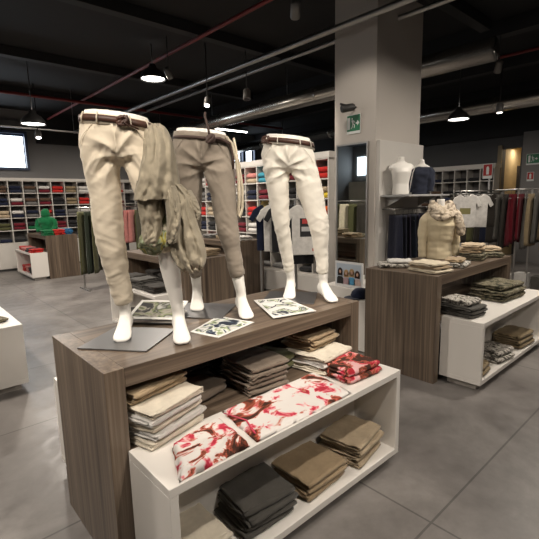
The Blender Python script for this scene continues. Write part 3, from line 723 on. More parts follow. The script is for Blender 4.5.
# right table top
g = 'clothes on top of the right brown table'
pile([('folded_shirt', 'white patterned folded shirt', SNAKE, .42, .25, .034, 2), ('folded_shirt', 'white folded shirt', C['white'], .22, .20, .022, 2)], 3.53, 2.10, TT, R_(-52), g, 'left end of the right table')
pile([('folded_trousers', 'cream folded trousers', C['cream'], .24, .30, .026, 2), ('folded_trousers', 'sand folded trousers', C['sand'], .235, .29, .022, 2), ('folded_trousers', 'pale yellow folded trousers', C['cream'], .23, .27, .026, 2)], 3.45, 1.765, TT, R_(-12), g, 'near corner of the right table')
pile([('folded_shirt', 'brown striped folded shirt', SNAKE, .30, .20, .035, 3), ('folded_shirt', 'tan crumpled shirt', C['tan'], .22, .15, .03, 2)], 3.86, 1.72, TT, R_(15), g, 'beside the cream trousers on the right table')
pile(rng(2, 'folded_shirt', 'khaki folded shirt', CAMO, .27, .22, .032, 2)+rng(2, 'folded_shirt', 'tan folded shirt', C['tan'], .25, .20, .026, 2)+rng(1, 'folded_shirt', 'beige folded shirt', C['beige'], .24, .19, .026, 2), 4.38, 1.79, TT, R_(14), g, 'right part of the right table')
pile([('crumpled_shirt', 'camouflage crumpled shirt', CAMO, .30, .26, .05, 3), ('crumpled_shirt', 'grey beige crumpled shirt', C['beige'], .20, .22, .05, 2)], 4.70, 1.78, TT, R_(40), g, 'far end of the right table', .01)
pile(rng(2, 'folded_shirt', 'khaki folded shirt', C['khaki'], .22, .22, .03, 2), 4.72, 2.12, TT, R_(4), g, 'behind the camouflage shirts on the right table')
# right table shelf
g = 'clothes on the right table shelf'
pile(rng(3, 'folded_garment', 'dark grey folded garment', C['dkgrey'], .25, .30, .028, 2)+rng(1, 'folded_scarf', 'white and brown printed scarf', SNAKE, .22, .24, .042, 3), 3.51, 1.50, SZ, R_(-6), g, 'left end of the right table shelf')
pile(rng(1, 'folded_garment', 'brown folded garment', C['khaki'], .20, .22, .045, 2), 3.88, 1.62, SZ, R_(12), g, 'between the scarf and camouflage piles')
pile(rng(2, 'folded_jacket', 'camouflage folded jacket', CAMO, .50, .34, .048, 2)+rng(1, 'folded_jacket', 'dull camouflage folded jacket', CAMO, .46, .31, .045, 2), 4.37, 1.53, SZ, R_(-3), g, 'middle of the right white shelf', .008)
pile(rng(2, 'folded_jacket', 'dark khaki folded jacket', C['dkgrey'], .26, .30, .04, 2), 4.77, 1.62, SZ, R_(4), g, 'far end of the right white shelf', .006)
g = 'clothes in the bottom of the right box'
pile(rng(2, 'folded_garment', 'brown folded garment', C['khaki'], .20, .22, .04, 2), 3.53, 1.40, BZ, R_(5), g, 'left end inside the right box')
pile(rng(2, 'folded_garment', 'zebra dark folded garment', SNAKE, .30, .24, .045, 2), 3.98, 1.40, BZ, R_(-5), g, 'left of middle inside the right box')
pile(rng(3, 'folded_jacket', 'dark olive folded jacket', C['khaki'], .36, .25, .042, 2), 4.50, 1.40, BZ, R_(-3), g, 'right half inside the right box')
# behind: middle aisle table and boxes
g = 'clothes on the middle aisle table'
for i, (x, y, m, nm, n) in enumerate([(2.6, 4.35, CAMO, 'camouflage folded hat', 1), (2.62, 4.75, C['khaki'], 'khaki folded shirt', 3), (2.72, 5.2, C['olive'], 'olive folded shirt', 3), (2.84, 4.30, C['tan'], 'tan folded shirt', 2)]):
    pile(rng(n, 'folded_shirt', nm, m, .26, .24, .035, 2), x, y, TT, R_(80+8*i), g, 'top of the middle aisle table')
for i, (y, m, nm, n) in enumerate([(4.3, 'dark', 'black', 2), (4.62, 'dkgrey', 'dark grey', 3), (4.96, 'dark', 'dark', 3)]):
    pile(rng(n, 'folded_garment', nm+' folded garment', C[m], .27, .26, .035, 2), 2.2, y, SZ, R_(88+4*i), g, 'white box behind the leftmost mannequin')
    pile(rng(n+1, 'folded_garment', nm+' folded garment', C[m], .27, .24, .035, 2), 2.19, y, BZ, R_(88), g, 'inside the white box behind the leftmost mannequin')
    pile(rng(n, 'folded_garment', nm+' folded garment', C['dark' if i else 'brown'], .24, .26, .04, 2), 2.54, y, SZ, R_(88), g, 'under the top of the middle aisle table')
# far left table
g = 'clothes on the far left table'
for x, y, m, nm in [(2.57, 9.92, 'green', 'green'), (2.80, 9.92, 'red', 'red'), (2.98, 10.0, 'blue', 'blue'), (2.72, 10.6, 'burgundy', 'burgundy'), (2.9, 10.9, 'white', 'white')]:
    pile(rng(3, 'folded_sweater', nm+' folded sweater', C[m], .20, .22, .035, 2), x, y, TT, R_(90), g, 'on the far left table')
for i, (y, m, nm) in enumerate([(9.95, 'red', 'red'), (10.25, 'black', 'black'), (10.55, 'pink', 'pink'), (10.85, 'red', 'bright red')]):
    pile(rng(2, 'folded_sweater', nm+' folded sweater', C[m], .24, .24, .035, 2), 2.33, y, SZ, R_(90), g, 'on the far left white box')
    pile(rng(3, 'folded_sweater', nm+' folded sweater', C[m], .24, .22, .04, 2), 2.34, y, BZ, R_(90), g, 'inside the far left white box')
# box cut by the left edge
pile([('folded_shirt', 'dark patterned folded shirt', CAMO, .40, .30, .03, 2), ('folded_shirt', 'pink beige folded shirt', C['beige'], .28, .22, .03, 2)], .46, 4.22, SZ, R_(20), 'shirts on the box at the left edge', 'box at the left picture edge')
pile(rng(2, 'folded_shirt', 'dark folded shirt', C['dark'], .30, .30, .03, 2), .28, 4.75, SZ, R_(20), 'shirts on the box at the left edge', 'further back on the left edge box')
# middle distance table
for i, (y, m, nm) in enumerate([(5.5, 'white', 'white'), (5.9, 'beige', 'beige'), (6.3, 'grey', 'grey')]):
    pile(rng(2, 'folded_shirt', nm+' folded shirt', C[m], .28, .26, .03, 2), 4.33, y, TT, R_(88), 'shirts on the middle distance table', 'table in the middle distance')

# navy cap on the white box between the two brown tables
t = thing('cap', 'navy blue cap on the white box between the two brown tables', 'cap', (3.44, 2.47, SZ), R_(-110))
cm = C['navy']
mb = MB(); mb.ell([(0, 0, 0, .088, .098), (0, 0, .03, .090, .10), (0, 0, .065, .078, .086), (0, 0, .09, .05, .055), (0, 0, .10, .015, .018)], 20); mb.build('crown', cm, t, True)
mb = MB(); mb.prism([(.085*math.cos(a), -.07-.11*math.sin(a)) for a in [math.pi*i/12 for i in range(13)]], .004, .012, 'xy'); mb.build('brim', cm, t, bevel=.002)
# picture of four people standing on the plinth
t = thing('framed_picture', 'white framed picture of four people before the mirror', 'picture', (3.77, 2.86, .5765), 0)
pm = MB().box(-.012, .0, -.19, .19, .0, .285).build('frame', plain((.70, .70, .70), .4, 0, .02), t, bevel=.002)
box('photo', -.014, -.0122, -.168, .168, .03, .262, plain((.45, .52, .60), .4), t, 0)
MB().prism([(0, 0), (.09, 0), (.0, .2)], -.02, .02, 'xz').build('stand', GREY, t)
for i, (yc, hgt, cl, hair, nm) in enumerate([(.115, .17, (.015, .014, .014), (.02, .012, .01), 'a'), (.03, .155, (.40, .28, .30), (.45, .28, .12), 'b'), (-.045, .17, (.08, .30, .50), (.40, .26, .12), 'c'), (-.12, .155, (.55, .42, .38), (.05, .022, .012), 'd')]):
    f = MB()
    f.prism([(yc-.046, .031), (yc-.044, hgt*.55), (yc-.03, hgt*.68), (yc+.03, hgt*.68), (yc+.044, hgt*.55), (yc+.046, .031)], -.0152, -.0142, 'yz'); pp = f.build('printed_person', plain(cl, .5, 0, .1, 30), t)
    f = MB(); f.prism([(yc+.033*math.cos(a), hgt+.004+.040*math.sin(a)) for a in [2*math.pi*k/12 for k in range(12)]], -.0160, -.0153, 'yz'); f.prism([(yc-.034, hgt*.72), (yc-.034, hgt+.01), (yc+.034, hgt+.01), (yc+.034, hgt*.72)], -.0160, -.0153, 'yz'); f.build('printed_hair', plain(hair, .5, 0, .1, 30), pp)
    f = MB(); f.prism([(yc+.015*math.cos(a), hgt-.002+.020*math.sin(a)) for a in [2*math.pi*k/12 for k in range(12)]], -.0168, -.0161, 'yz'); f.build('printed_face', plain((.55, .34, .24), .5, 0, .05, 30), pp)

# ------------------------------------------------------------ busts
def torso(mb, s=1.0, w=.165, d=.105, z0=0, h=.50, neck=True, p=2.2):
    S = [(0, 0, z0, w*.86, d*.86), (0, 0, z0+h*.12, w*.84, d*.86), (0, 0, z0+h*.30, w*.80, d*.84), (0, -.005, z0+h*.50, w*.92, d*1.0), (0, -.010, z0+h*.62, w*1.0, d*1.10), (0, -.002, z0+h*.74, w*1.08, d*1.0), (0, .005, z0+h*.83, w*1.02, d*.78), (0, .012, z0+h*.885, w*.62, d*.58)]
    if neck: S += [(0, .014, z0+h*.92, w*.38, d*.50), (0, .008, z0+h*1.0, w*.31, d*.46), (0, .004, z0+h*1.05, w*.30, d*.45)]
    mb.ell(S, 28, p=p)
t = thing('torso_bust', 'bare white torso bust on the column shelf', 'bust', (4.52, 2.70, 1.586), R_(-38))
mb = MB(); torso(mb, w=.112, d=.085, h=.41)
for s in (-1, 1): mb.tube([(s*.08, 0, .325), (s*.112, .0, .305), (s*.122, .0, .285)], [.042, .040, .034], 14)
remesh(mb, 'torso', BODY, t, .006, None, 8)
t = thing('torso_bust', 'torso bust in a dark blue jacket at the shelf end', 'bust', (4.98, 2.70, 1.586), R_(-80))
mb = MB(); torso(mb, w=.10, d=.07, h=.40); remesh(mb, 'torso', BODY, t, .008, None, 4)
mb = MB(); torso(mb, w=.12, d=.088, h=.385, neck=False)
for s in (-1, 1): mb.tube([(s*.09, 0, .305), (s*.125, .0, .26), (s*.135, -.01, .15), (s*.13, -.02, .03)], [.045, .045, .040, .034], 14)
remesh(mb, 'jacket', cloth((.03, .035, .055)), t, .008, lambda c: .008*nz(c.x*12, c.y*12, c.z*20), 5)
MB().tube([(-.04, -.08, .35), (-.06, -.115, .27), (-.08, -.12, .15), (-.10, -.11, .03)], .006, 8).build('white_cord', C['white'], t, True)

# sweater bust on the right table
t = thing('dressed_bust', 'bust in cream sweater and camouflage scarf on the right table', 'bust', (4.22, 2.06, TT+.0), R_(-42))
mb = MB(); torso(mb, w=.125, d=.09, h=.58); remesh(mb, 'torso', BODY, t, .008, None, 4)
KN = cloth((.56, .48, .33), .05, .3)
mb = MB(); torso(mb, w=.148, d=.112, h=.56, z0=.004, neck=False, p=2.0)
for s in (-1, 1): mb.tube([(s*.10, .0, .455), (s*.150, .01, .40), (s*.168, .02, .29), (s*.172, .02, .17), (s*.170, .01, .05), (s*.170, .01, .02)], [.05, .052, .045, .040, .036, .034], 16)
remesh(mb, 'sweater', KN, t, .0065, lambda c: .007*(1-2*abs(nz(c.x*9, c.y*9, c.z*5)))+.005*nz(c.x*8, c.y*8, c.z*24), 6)
SC = pattern([(.36, (.16, .13, .10)), (.45, (.44, .37, .28)), (.55, (.58, .50, .40)), (.65, (.26, .21, .16))], 18, .6, 3, .5)
mb = MB()
for k, (z, r, dy, rr2) in enumerate([(.495, .100, -.02, .034), (.525, .092, -.015, .034), (.555, .084, -.008, .030), (.465, .09, -.05, .030)]):
    mb.tube([(r*math.cos(a)*1.05, dy+r*.85*math.sin(a), z+.014*math.sin(a*2+k)+(-.03*max(0, -math.sin(a)))) for a in [2*math.pi*i/20 for i in range(20)]], rr2, 12, closed=True)
mb.tube([(.09, -.05, .50), (.13, -.08, .45), (.155, -.09, .38), (.175, -.085, .30), (.185, -.08, .25)], [.036, .042, .040, .042, .034], 12)
remesh(mb, 'scarf', SC, t, .006, lambda c: .008*nz(c.x*20, c.y*20, c.z*20)+.006*(1-2*abs(nz(c.x*14, c.y*14, c.z*34))), 4)
# green hooded torso on the far left table
t = thing('dressed_bust', 'small bust in a green hooded sweater on the far left table', 'bust', (2.66, 10.25, TT), R_(-35))
mb = MB(); torso(mb, w=.15, d=.11, h=.44, neck=False); mb.ell([(0, 0, .36, .07, .06), (0, -.01, .44, .095, .085), (0, 0, .52, .085, .08), (0, .01, .565, .04, .04)], 16)
for s in (-1, 1): mb.tube([(s*.11, 0, .34), (s*.18, .0, .28), (s*.19, -.02, .16), (s*.13, -.09, .08)], [.05, .055, .05, .045], 14)
remesh(mb, 'hooded_sweater', C['green'], t, .009, lambda c: .010*nz(c.x*14, c.y*14, c.z*20), 4)
MB().ell([(0, 0, 0, .10, .08), (0, 0, .02, .10, .08)], 20).build('base', BODY, t, True)

# ------------------------------------------------------------ hanging clothes and rails
def drape_mb(w0, w1, h, th, seed, folds=5, amp=.02, n=18, m=14):
    """hanging garment: a closed rippled shell, top at z = 0; width along x"""
    rs = []
    for i in range(m+1):
        v = i/m; ww = w0+(w1-w0)*v**.8; r = []
        N = 28
        for k in range(N):
            a = 2*math.pi*k/N; c, s_ = math.cos(a), math.sin(a)
            x = ww/2*math.copysign(abs(c)**.6, c); f = amp*(.25+v)*math.sin(x/ww*2*math.pi*folds+seed*1.7+.8*math.sin(v*2+seed))
            y = (th/2*(.5+.5*v))*math.copysign(abs(s_)**.8, s_)+f
            r.append((x+.006*nz(v*3, seed, k*.3), y, -h*v-(.01*math.sin(k+seed) if i == m else 0)))
        rs.append(r)
    return MB().loft(rs)
def tee_mb(w, h, th=.03):
    o = [(-.09, 0), (-w*.36, -.025), (-w*.5, -.07), (-w*.66, -.20), (-w*.53, -.245), (-w*.42, -.17), (-w*.41, -h), (w*.41, -h), (w*.42, -.17), (w*.53, -.245), (w*.66, -.20), (w*.5, -.07), (w*.36, -.025), (.09, 0), (.05, -.045), (-.05, -.045)]
    import bmesh
    mb = MB().prism(o, -th/2, th/2, 'xz')
    return mb
HANGM = plain((.30, .29, .28), .4, .8)
def hanger(parent, w=.40):
    mb = MB().tube([(-w/2, 0, -.075), (-w*.25, 0, -.045), (0, 0, -.018), (w*.25, 0, -.045), (w/2, 0, -.075)], .006, 8)
    mb.tube([(0, 0, -.02), (0, 0, .02), (.014, 0, .04), (.018, 0, .055), (0, 0, .068), (-.012, 0, .06)], .003, 6)
    return mb.build('hanger', HANGM, parent, True)
def garment(name, label, cat, x, y, z, rz, mb, m, group=None, w=.40):
    t = thing(name, label, cat, (x, y, z), rz, group)
    b = mb.build('fabric', m, t, name != 't_shirt', .010 if name == 't_shirt' else 0)
    hanger(t, w); return t
def rail(label, x0, y0, x1, y1, z, feet=True, zlow=None, name='clothes_rail', posts=(0, 1), dbl=False, ft=.25):
    dx, dy = x1-x0, y1-y0; L = math.hypot(dx, dy); rz = math.atan2(dy, dx)
    t = thing(name, label, 'clothes rail', (x0, y0, 0), rz)
    MB().tube([(-.03, 0, z), (L+.03, 0, z)], .0125, 12).build('rail', METAL, t, True)
    for p in posts:
        q = p*L
        MB().box(q-.014, q+.014, -.014, .014, .02 if feet else 1.0, z+.012).build('upright', METAL, t, bevel=.002)
        if feet: MB().box(q-.02, q+.02, -ft, ft, 0, .022).build('foot', METAL, t, bevel=.003)
    return t
# rail of dark green clothes behind the leftmost mannequin
rail('metal clothes rail with dark green garments left of the leftmost mannequin', 2.62, 8.0, 3.82, 8.0, 1.50)
for i in range(12):
    x = 2.70+.095*i; i0 = i; i = [0, 1, 2, 3, 4, 5, 7, 1, 5, 6, 6, 7][i]; m = [C['olive'], cloth((.022, .032, .018)), C['olive'], C['cream'], cloth((.022, .032, .018)), C['dark'], C['pink'], C['olive']][i]
    nm = ['olive', 'dark green', 'olive green', 'cream', 'dark green', 'black', 'pale pink', 'olive brown'][i]
    garment('hanging_garment', '%s garment on the rail behind the leftmost mannequin, %s from the left' % (nm, ORD[i0]), 'hanging clothes', x, 8.0+.0, 1.430, R_(38+9*(i % 3)), drape_mb(.36, .46 if i != 3 else .40, 1.12 if i not in (3, 6) else .62, .05, i, 3, .012), m, 'clothes on the left rail', .34)
# tee rail in the centre
rail('metal clothes rail with t-shirts behind the right mannequin', 4.12, 3.72, 4.12, 4.75, 1.56, posts=(.30, 1))
tees = [(4.08, 3.80, 'white', 'white t-shirt with a dark print behind the right mannequin'), (4.12, 3.94, 'black', 'long black t-shirt behind the printed white one'), (4.12, 4.10, 'grey', 'pale grey t-shirt on the centre rail'), (4.12, 4.24, 'black', 'black t-shirt in the middle of the centre rail'), (4.12, 4.40, 'white', 'white t-shirt further back on the centre rail'), (4.12, 4.56, 'navy', 'navy t-shirt at the back of the centre rail')]
for i, (x, y, c, lb) in enumerate(tees):
    t = garment('t_shirt', lb, 't-shirt', x, y, 1.495, R_(-38), tee_mb(.44, .80 if i == 1 else .66, .03), C[c], 'hanging t-shirts in the centre')
    if i == 0:
        for (p, q, r, s_, cc) in [(-.08, .07, -.42, -.18, (.02, .02, .022)), (-.05, .05, -.25, -.19, (.45, .05, .05)), (-.06, .06, -.35, -.29, (.5, .5, .5))]:
            MB().box(p, q, -.0165-(.001 if cc[0] > .1 else 0), -.0152, r, s_).build('print', plain(cc, .8), t)
        MB().box(.08, .11, -.0165, -.0152, -.61, -.575).build('print', plain((.5, .1, .08), .8), t)
# jeans under the column shelf
sh_ = thing('wall_shelf', 'grey shelf on the side of the column under the white bust', 'shelf', (4.36, 2.5, 0))
box('shelf_board', 0, .98, 0, .369, 1.562, 1.585, plain((.40, .40, .40), .35), sh_, .003)
for x in (.12, .88): MB().prism([(.369, 1.561), (.369, 1.44), (.12, 1.561)], x-.006, x+.006, 'yz').build('bracket', METAL, sh_)
rail_t = thing('clothes_rail', 'wall rail of navy jeans below the column shelf', 'clothes rail', (4.36, 2.70, 0))
MB().tube([(0, 0, 1.42), (.95, 0, 1.42)], .011, 10).build('rail', METAL, rail_t, True)
for x in (.06, .9): MB().tube([(x, .168, 1.42), (x, 0, 1.42)], .009, 8).build('arm', METAL, rail_t, True)
for i in range(8):
    garment('jeans', 'navy jeans hanging under the column shelf, %s from the left' % ORD[i], 'jeans', 4.42+.10*i, 2.70, 1.350, R_(62), drape_mb(.28, .34, .52, .04, i+3, 2, .010), cloth((.012+.003*(i % 3), .014+.003*(i % 2), .030)), 'navy jeans on the column rail', .26)
# right background rails
rail('tall metal clothes rail of white t-shirts in the right background', 7.72, 3.52, 8.35, 2.92, 1.64, posts=(.12, 1), ft=.2)
for i, (x, y, c, lb) in enumerate([(7.84, 3.36, 'white', 'white t-shirt with an olive chest patch in the right background'), (8.0, 3.22, 'white', 'plain white t-shirt behind the patched one'), (8.14, 3.10, 'dark', 'dark t-shirt behind the white ones'), (8.26, 3.0, 'grey', 'grey t-shirt last on the white t-shirt rail')]):
    t = garment('t_shirt', lb, 't-shirt', x, y, 1.59, R_(-58), tee_mb(.40, .60, .03), C[c], 't-shirts in the right background')
    if i == 0: MB().box(-.10, .08, -.0165, -.0152, -.36, -.25).build('print', plain((.22, .20, .08), .8), t)
rail('tall metal clothes rail of coloured trousers at the right edge', 7.72, 2.80, 7.95, 1.55, 1.64, posts=(.25, .40, 1), ft=.2)
cl = ['grey', 'dark', 'burgundy', 'burgundy', 'burgundy', 'grey', 'khaki', 'grey', 'tan', 'yellow', 'yellow', 'tan', 'yellow', 'brown', 'olive', 'olive']
C['yellow'] = cloth((.22, .15, .04)); C['burgundy'] = cloth((.10, .006, .012)); C['tan'] = cloth((.20, .14, .07)); C['grey'] = cloth((.09, .085, .075))
for i, c in enumerate(cl):
    k = i/(len(cl)-1); x = 7.73+.21*k; y = 2.74-1.12*k
    garment('hanging_trousers', '%s trousers on the right edge rail, %s from the left' % ({'tan': 'tan', 'yellow': 'mustard'}.get(c, c), ORD[i]), 'trousers', x, y, 1.570, R_(-20+13*(i % 3)), drape_mb(.20+.03*(i % 2), .27+.04*(i % 3), .74+.05*(i*7 % 4), .045, i, 3, .018), C[c], 'trousers on the right edge rail', .26)
rail('dark clothes rail before the far right shelf', 8.9, 4.35, 9.6, 3.4, 1.60, posts=(0, 1), ft=.2)
for i in range(9):
    k = i/8; c = ['dark', 'navy', 'dark', 'dkgrey', 'dark', 'olive', 'dark', 'navy', 'dark'][i]
    garment('hanging_jacket', '%s jacket on the far rail, %s from the left' % (c.replace('dkgrey', 'dark grey'), ORD[i]), 'jacket', 8.95+.6*k, 4.28-.82*k, 1.53, R_(-25), drape_mb(.40, .46, .95, .06, i, 2, .014), C[c], 'dark jackets on the far rail', .36)
# shoes and a bag on the floor under the trousers
for i in range(5):
    y = 2.62-.24*i
    o = box('shoe_box', 7.72+.05*i, 7.94+.05*i, y-.09, y+.09, .001, .22+.04*(i % 2), C['white'] if i != 2 else C['grey'], None, .004)
    tag(o, 'pale box on the floor under the right rail, %s from the left' % ORD[i], 'box', 'boxes under the trousers rail')
# a rail behind the photographer's left, seen in the mirror
rail('clothes rail with dark clothes seen only in the mirror', -.10, 6.1, .75, 6.9, 1.5)
for i in range(6):
    garment('hanging_garment', 'dark garment reflected in the mirror, %s along its rail' % ORD[i], 'hanging clothes', -.05+.15*i, 6.15+.14*i, 1.43, R_(20), drape_mb(.36, .44, .95 if i != 2 else .6, .06, i, 3, .014), C['olive'] if i % 2 else C['dark'] if i != 2 else C['cream'], 'clothes on the mirrored rail', .34)

# ------------------------------------------------------------ mirror, signs
t = thing('mirror', 'tall mirror on the left face of the column', 'mirror', (4.32, 3.24, 0))
mm, nt, b = principled('mirror_glass'); b.inputs['Metallic'].default_value = 1; b.inputs['Roughness'].default_value = .02; b.inputs['Base Color'].default_value = (.80, .84, .82, 1)
box('mirror_glass', -.022, -.002, -.215, .215, .26, 2.19, mm, t, 0)
for (a, b_, c, d) in [(-.235, -.215, .24, 2.21), (.215, .235, .24, 2.21), (-.215, .215, .24, .26), (-.215, .215, 2.19, 2.21)]: box('frame', -.028, -.002, a, b_, c, d, METAL, t, .002)
GREEN = plain((.012, .16, .07), .5); SW = plain((.72, .74, .72), .5, 0, .02)
def exit_sign(name, label, loc, w, h, flip=1):
    """wall sign in the plane x = const, facing -x"""
    t = thing(name, label, 'sign', loc)
    box('panel', -.012, -.001, -w/2, w/2, -h/2, h/2, SW, t); box('green_field', -.014, -.0122, -w*.47, w*.47, -h*.36, h*.47, GREEN, t, 0)
    f = MB(); k = h*.8
    def q(pts): f.prism([(y*k, z*k+.04*h) for y, z in pts], -.0155, -.0142, 'yz')
    q([(.52, -.42), (.52, .42), (.20, .42), (.20, -.42), (.26, -.42), (.26, .36), (.46, .36), (.46, -.42)]) if 0 else None
    q([(.50, -.38), (.50, .40), (.28, .40), (.28, -.38)])               # door leaf
    q([(.10+.055*math.cos(a), .30+.06*math.sin(a)) for a in [2*math.pi*i/10 for i in range(10)]])   # head
    q([(.16, .20), (.05, .22), (-.02, .02), (.08, -.03)])                # trunk
    q([(.05, .22), (-.10, .14), (-.13, .02), (-.09, .02), (-.06, .10), (.04, .13)])   # arm
    q([(.02, .02), (-.12, -.10), (-.10, -.30), (-.05, -.30), (-.06, -.12), (.08, -.02)])   # leg
    q([(.08, .0), (.10, -.20), (.20, -.32), (.17, -.36), (.05, -.22), (.02, 0)])
    q([(-.20, .06), (-.32, .06), (-.32, .18), (-.50, 0), (-.32, -.18), (-.32, -.06), (-.20, -.06)])   # arrow
    f.build('pictogram', SW, t); return t
exit_sign('exit_sign', 'green emergency exit sign on the column above the mirror', (4.32, 3.225, 2.43), .20, .22)
exit_sign('exit_sign', 'green emergency exit sign on the far right wall', (11.0, 3.27, 2.34), .27, .24)
RED = plain((.42, .02, .02), .5)
def fire_sign(label, loc, w, h):
    t = thing('fire_sign', label, 'sign', loc)
    box('panel', -.012, -.001, -w/2, w/2, -h/2, h/2, SW, t); box('red_field', -.014, -.0122, -w*.44, w*.44, -h*.30, h*.46, RED, t, 0)
    f = MB(); f.prism([(-.14*w, -.22*h), (.14*w, -.22*h), (.14*w, .22*h), (.06*w, .32*h), (-.06*w, .32*h), (-.14*w, .22*h)], -.0155, -.0142, 'yz'); f.build('pictogram', SW, t); return t
fire_sign('red fire extinguisher sign beside the far white cube shelf', (10.66, 4.10, 2.12), .22, .34)
fire_sign('small red fire sign on the wall below the exit sign', (11.0, 3.30, 1.96), .14, .2)
MB().box(-.02, .0, -.02, .02, 0, 2.3).build('sign_post', METAL, None); sp_ = col.objects['sign_post']; sp_.location = (10.69, 4.06, 0); tag(sp_, 'thin metal post carrying the red fire sign', 'post')

# ------------------------------------------------------------ ceiling fittings
def duct(name, label, p0, p1, r, m=DUCT, bands=True):
    p0, p1 = Vector(p0), Vector(p1); t = thing(name, label, 'duct' if r > .06 else 'pipe', tuple(p0))
    d = p1-p0; L = d.length
    MB().tube([Vector(), d], r, 24).build('tube', m, t, True)
    if bands:
        u = d.normalized(); n = int(L/1.4)
        for i in range(1, n): MB().tube([u*(i*1.4-.02), u*(i*1.4-.018), u*(i*1.4+.018), u*(i*1.4+.02)], [r*1.0, r*1.05, r*1.05, r*1.0], 24).build('joint_ring', m, t, True)
    if r > .06:
        for q in (.12, .36, .6, .84, .97): MB().tube([d*q, d*q+Vector((0, 0, CEIL-p0.z))], .006, 6).build('hanger_rod', METAL, t)
    return t
duct('air_duct', 'large silver air duct under the ceiling in the middle', (5.72, 2.2, 3.30), (5.72, 12.1, 3.30), .14)
duct('air_duct', 'silver air duct under the ceiling on the right', (9.3, -3.5, 3.34), (9.3, 12.1, 3.34), .15)
duct('pipe', 'thin grey pipe over the leftmost mannequin', (4.05, -3.0, 3.45), (4.05, 12.1, 3.45), .035, METAL, False)
duct('pipe', 'thin pale pipe beside the large silver duct', (4.75, -3.0, 3.62), (4.75, 12.1, 3.62), .03, METAL, False)
REDP = plain((.16, .012, .012), .5)
duct('pipe', 'dark red sprinkler pipe crossing the left ceiling', (-5, 9.3, 3.62), (9, 9.3, 3.62), .03, REDP, False)
duct('pipe', 'dark red sprinkler pipe running towards the back wall', (3.4, -3, 3.7), (3.4, 12, 3.7), .025, REDP, False)
duct('pipe', 'dark red sprinkler pipe on the right ceiling', (7.6, -3, 3.72), (7.6, 12, 3.72), .025, REDP, False)
for i, x in enumerate([6.6, 8.3, 10.4]):
    o = box('ceiling_beam', x-.09, x+.09, -4.7, 12.1, 3.70, 3.895, plain((.014, .014, .015), .7), None); tag(o, 'dark steel ceiling beam, %s from the left of those over the right aisle' % ORD[i], 'beam')
for i, y in enumerate([2.6, 5.2, 7.6, 10.0]):
    o = box('ceiling_beam', -7.5, 6.4, y-.07, y+.07, 3.76, 3.895, plain((.014, .014, .015), .7), None); tag(o, 'dark ceiling joist over the left aisle, %s from the photographer' % ORD[i], 'beam')
LAMP = emit((1, .95, .88), 9)
def pendant(i, x, y, z):
    nm = ['above the far left window', 'above the far right wall shelf', 'added over the right aisle', 'added behind the photographer', 'added left of the photographer', 'added over the left aisle', 'added over the middle aisle', 'added before the far left wall', 'added in the far left corner', 'added over the right front aisle', 'added in the far right corner'][i]
    t = thing('pendant_lamp', 'dark dome pendant lamp with glowing disc, '+nm, 'lamp', (x, y, z))
    MB().ell([(0, 0, .0, .185, .185), (0, 0, .05, .18, .18), (0, 0, .12, .13, .13), (0, 0, .17, .06, .06), (0, 0, .22, .045, .045)], 28, False).build('lamp_shade', DARKM, t, True)
    MB().ell([(0, 0, .012, .168, .168), (0, 0, .016, .168, .168)], 28).build('diffuser', LAMP, t)
    MB().tube([(0, 0, .2), (0, 0, CEIL-z)], .008, 8).build('cord', DARKM, t, True)
for i, (x, y, z, p) in enumerate(PEND): pendant(i, x, y, z)
HEAD = plain((.20, .19, .18), .5, .4)
def track_spot(label, loc, target, lit=True, s=1.0, hm=HEAD, top=None):
    t = thing('track_spotlight', label, 'spotlight', loc)
    d = (Vector(target)-Vector(loc)).normalized(); a = -d
    MB().tube([a*.02, a*.03, a*.16, a*.18], [.045*s, .05*s, .045*s, .03*s], 16).build('lamp_head', hm, t, True)
    MB().tube([a*.019, a*.022], .038*s, 16).build('lens', LAMP if lit else BLACK, t)
    tp = (top if top else CEIL)-loc[2]
    MB().tube([a*.1, Vector((a.x*.1, a.y*.1, tp))], .009, 8).build('stem', DARKM, t, True)
    return t
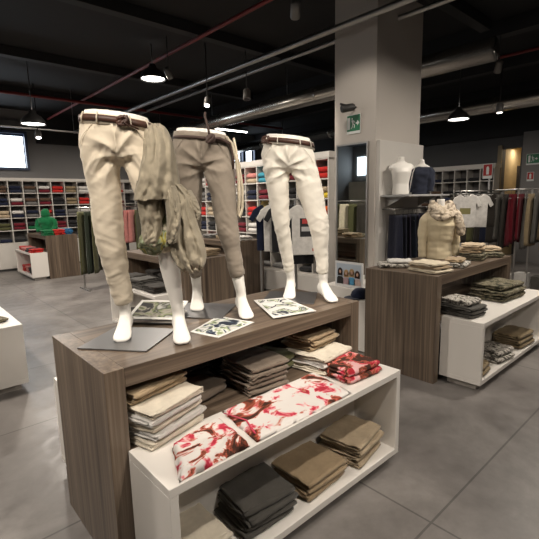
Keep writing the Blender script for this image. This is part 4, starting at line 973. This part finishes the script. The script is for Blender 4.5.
for i, (a, b, p, g_) in enumerate(ADDED_SPOTS):
    track_spot('added track spotlight aimed at %s' % ['the leftmost mannequin', 'the middle mannequin', 'the rightmost mannequin', 'the floral scarves', 'the right table shelf', 'the cream sweater bust', 'the far left wall shelf', 'the bright cube shelf near the column', 'the bright cube shelf further left', 'the column exit sign', 'the trousers rail', 'the middle aisle table', 'the printed white t-shirt'][i], tuple(Vector(a)-(Vector(b)-Vector(a)).normalized()*.03), b)
track_spot('unlit grey track spotlight over the rightmost mannequin', (4.3, 5.2, 3.05), (4.0, 4.9, 1.5), False, 1.2, plain((.24, .22, .20), .5))
track_spot('lit track spotlight over the middle mannequin', (3.86, 5.62, 2.98), (3.2, 5.0, 1.5), True)
track_spot('small lit spotlight on the right above the white t-shirts', (8.05, 2.96, 2.93), (8.0, 2.9, .5), True, 1.2)
track_spot('lit spotlight hanging from the thin track beside the far left window', (2.49, 9.5, 2.86), (2.3, 8.5, .5), True, 1.2)
track_spot('small lit spotlight just right of the column', (8.2, 4.75, 3.05), (8.0, 4.5, .5), True)
track_spot('dark spotlight on an arm in front of the column', (4.02, 3.20, 2.56), (3.5, 3.5, 2.45), False, .9, DARKM, 2.62)
o = MB().tube([(4.318, 3.20, 2.62), (4.03, 3.20, 2.62)], .012, 8).build('spot_bracket', DARKM); tag(o, 'black bracket arm on the column above the exit sign', 'bracket')
o = box('light_track', -.2, 3.3, 9.55, 9.59, 3.04, 3.07, METAL, None); tag(o, 'long thin light track before the far left wall', 'light track')
for x in (0, 3.2): MB().tube([(x-1.55, 0, 0), (x-1.55, 0, CEIL-3.07)], .005, 6).build('hanger_wire', METAL, o)
for c_ in o.children: c_.location = (1.55, 9.57, 3.07)
FL = thing('fluorescent_lamp', 'bright strip lamp over the middle mannequin in the background', 'lamp', (6.6, 8.6, 3.25))
MB().box(-.5, .5, -.05, .05, .03, .08).build('housing', DARKM, FL); MB().tube([(-.48, 0, .015), (.48, 0, .015)], .018, 10).build('tube', LAMP, FL)
for s in (-.4, .4): MB().tube([(s, 0, .08), (s, 0, CEIL-3.25)], .004, 6).build('hanger_wire', DARKM, FL)
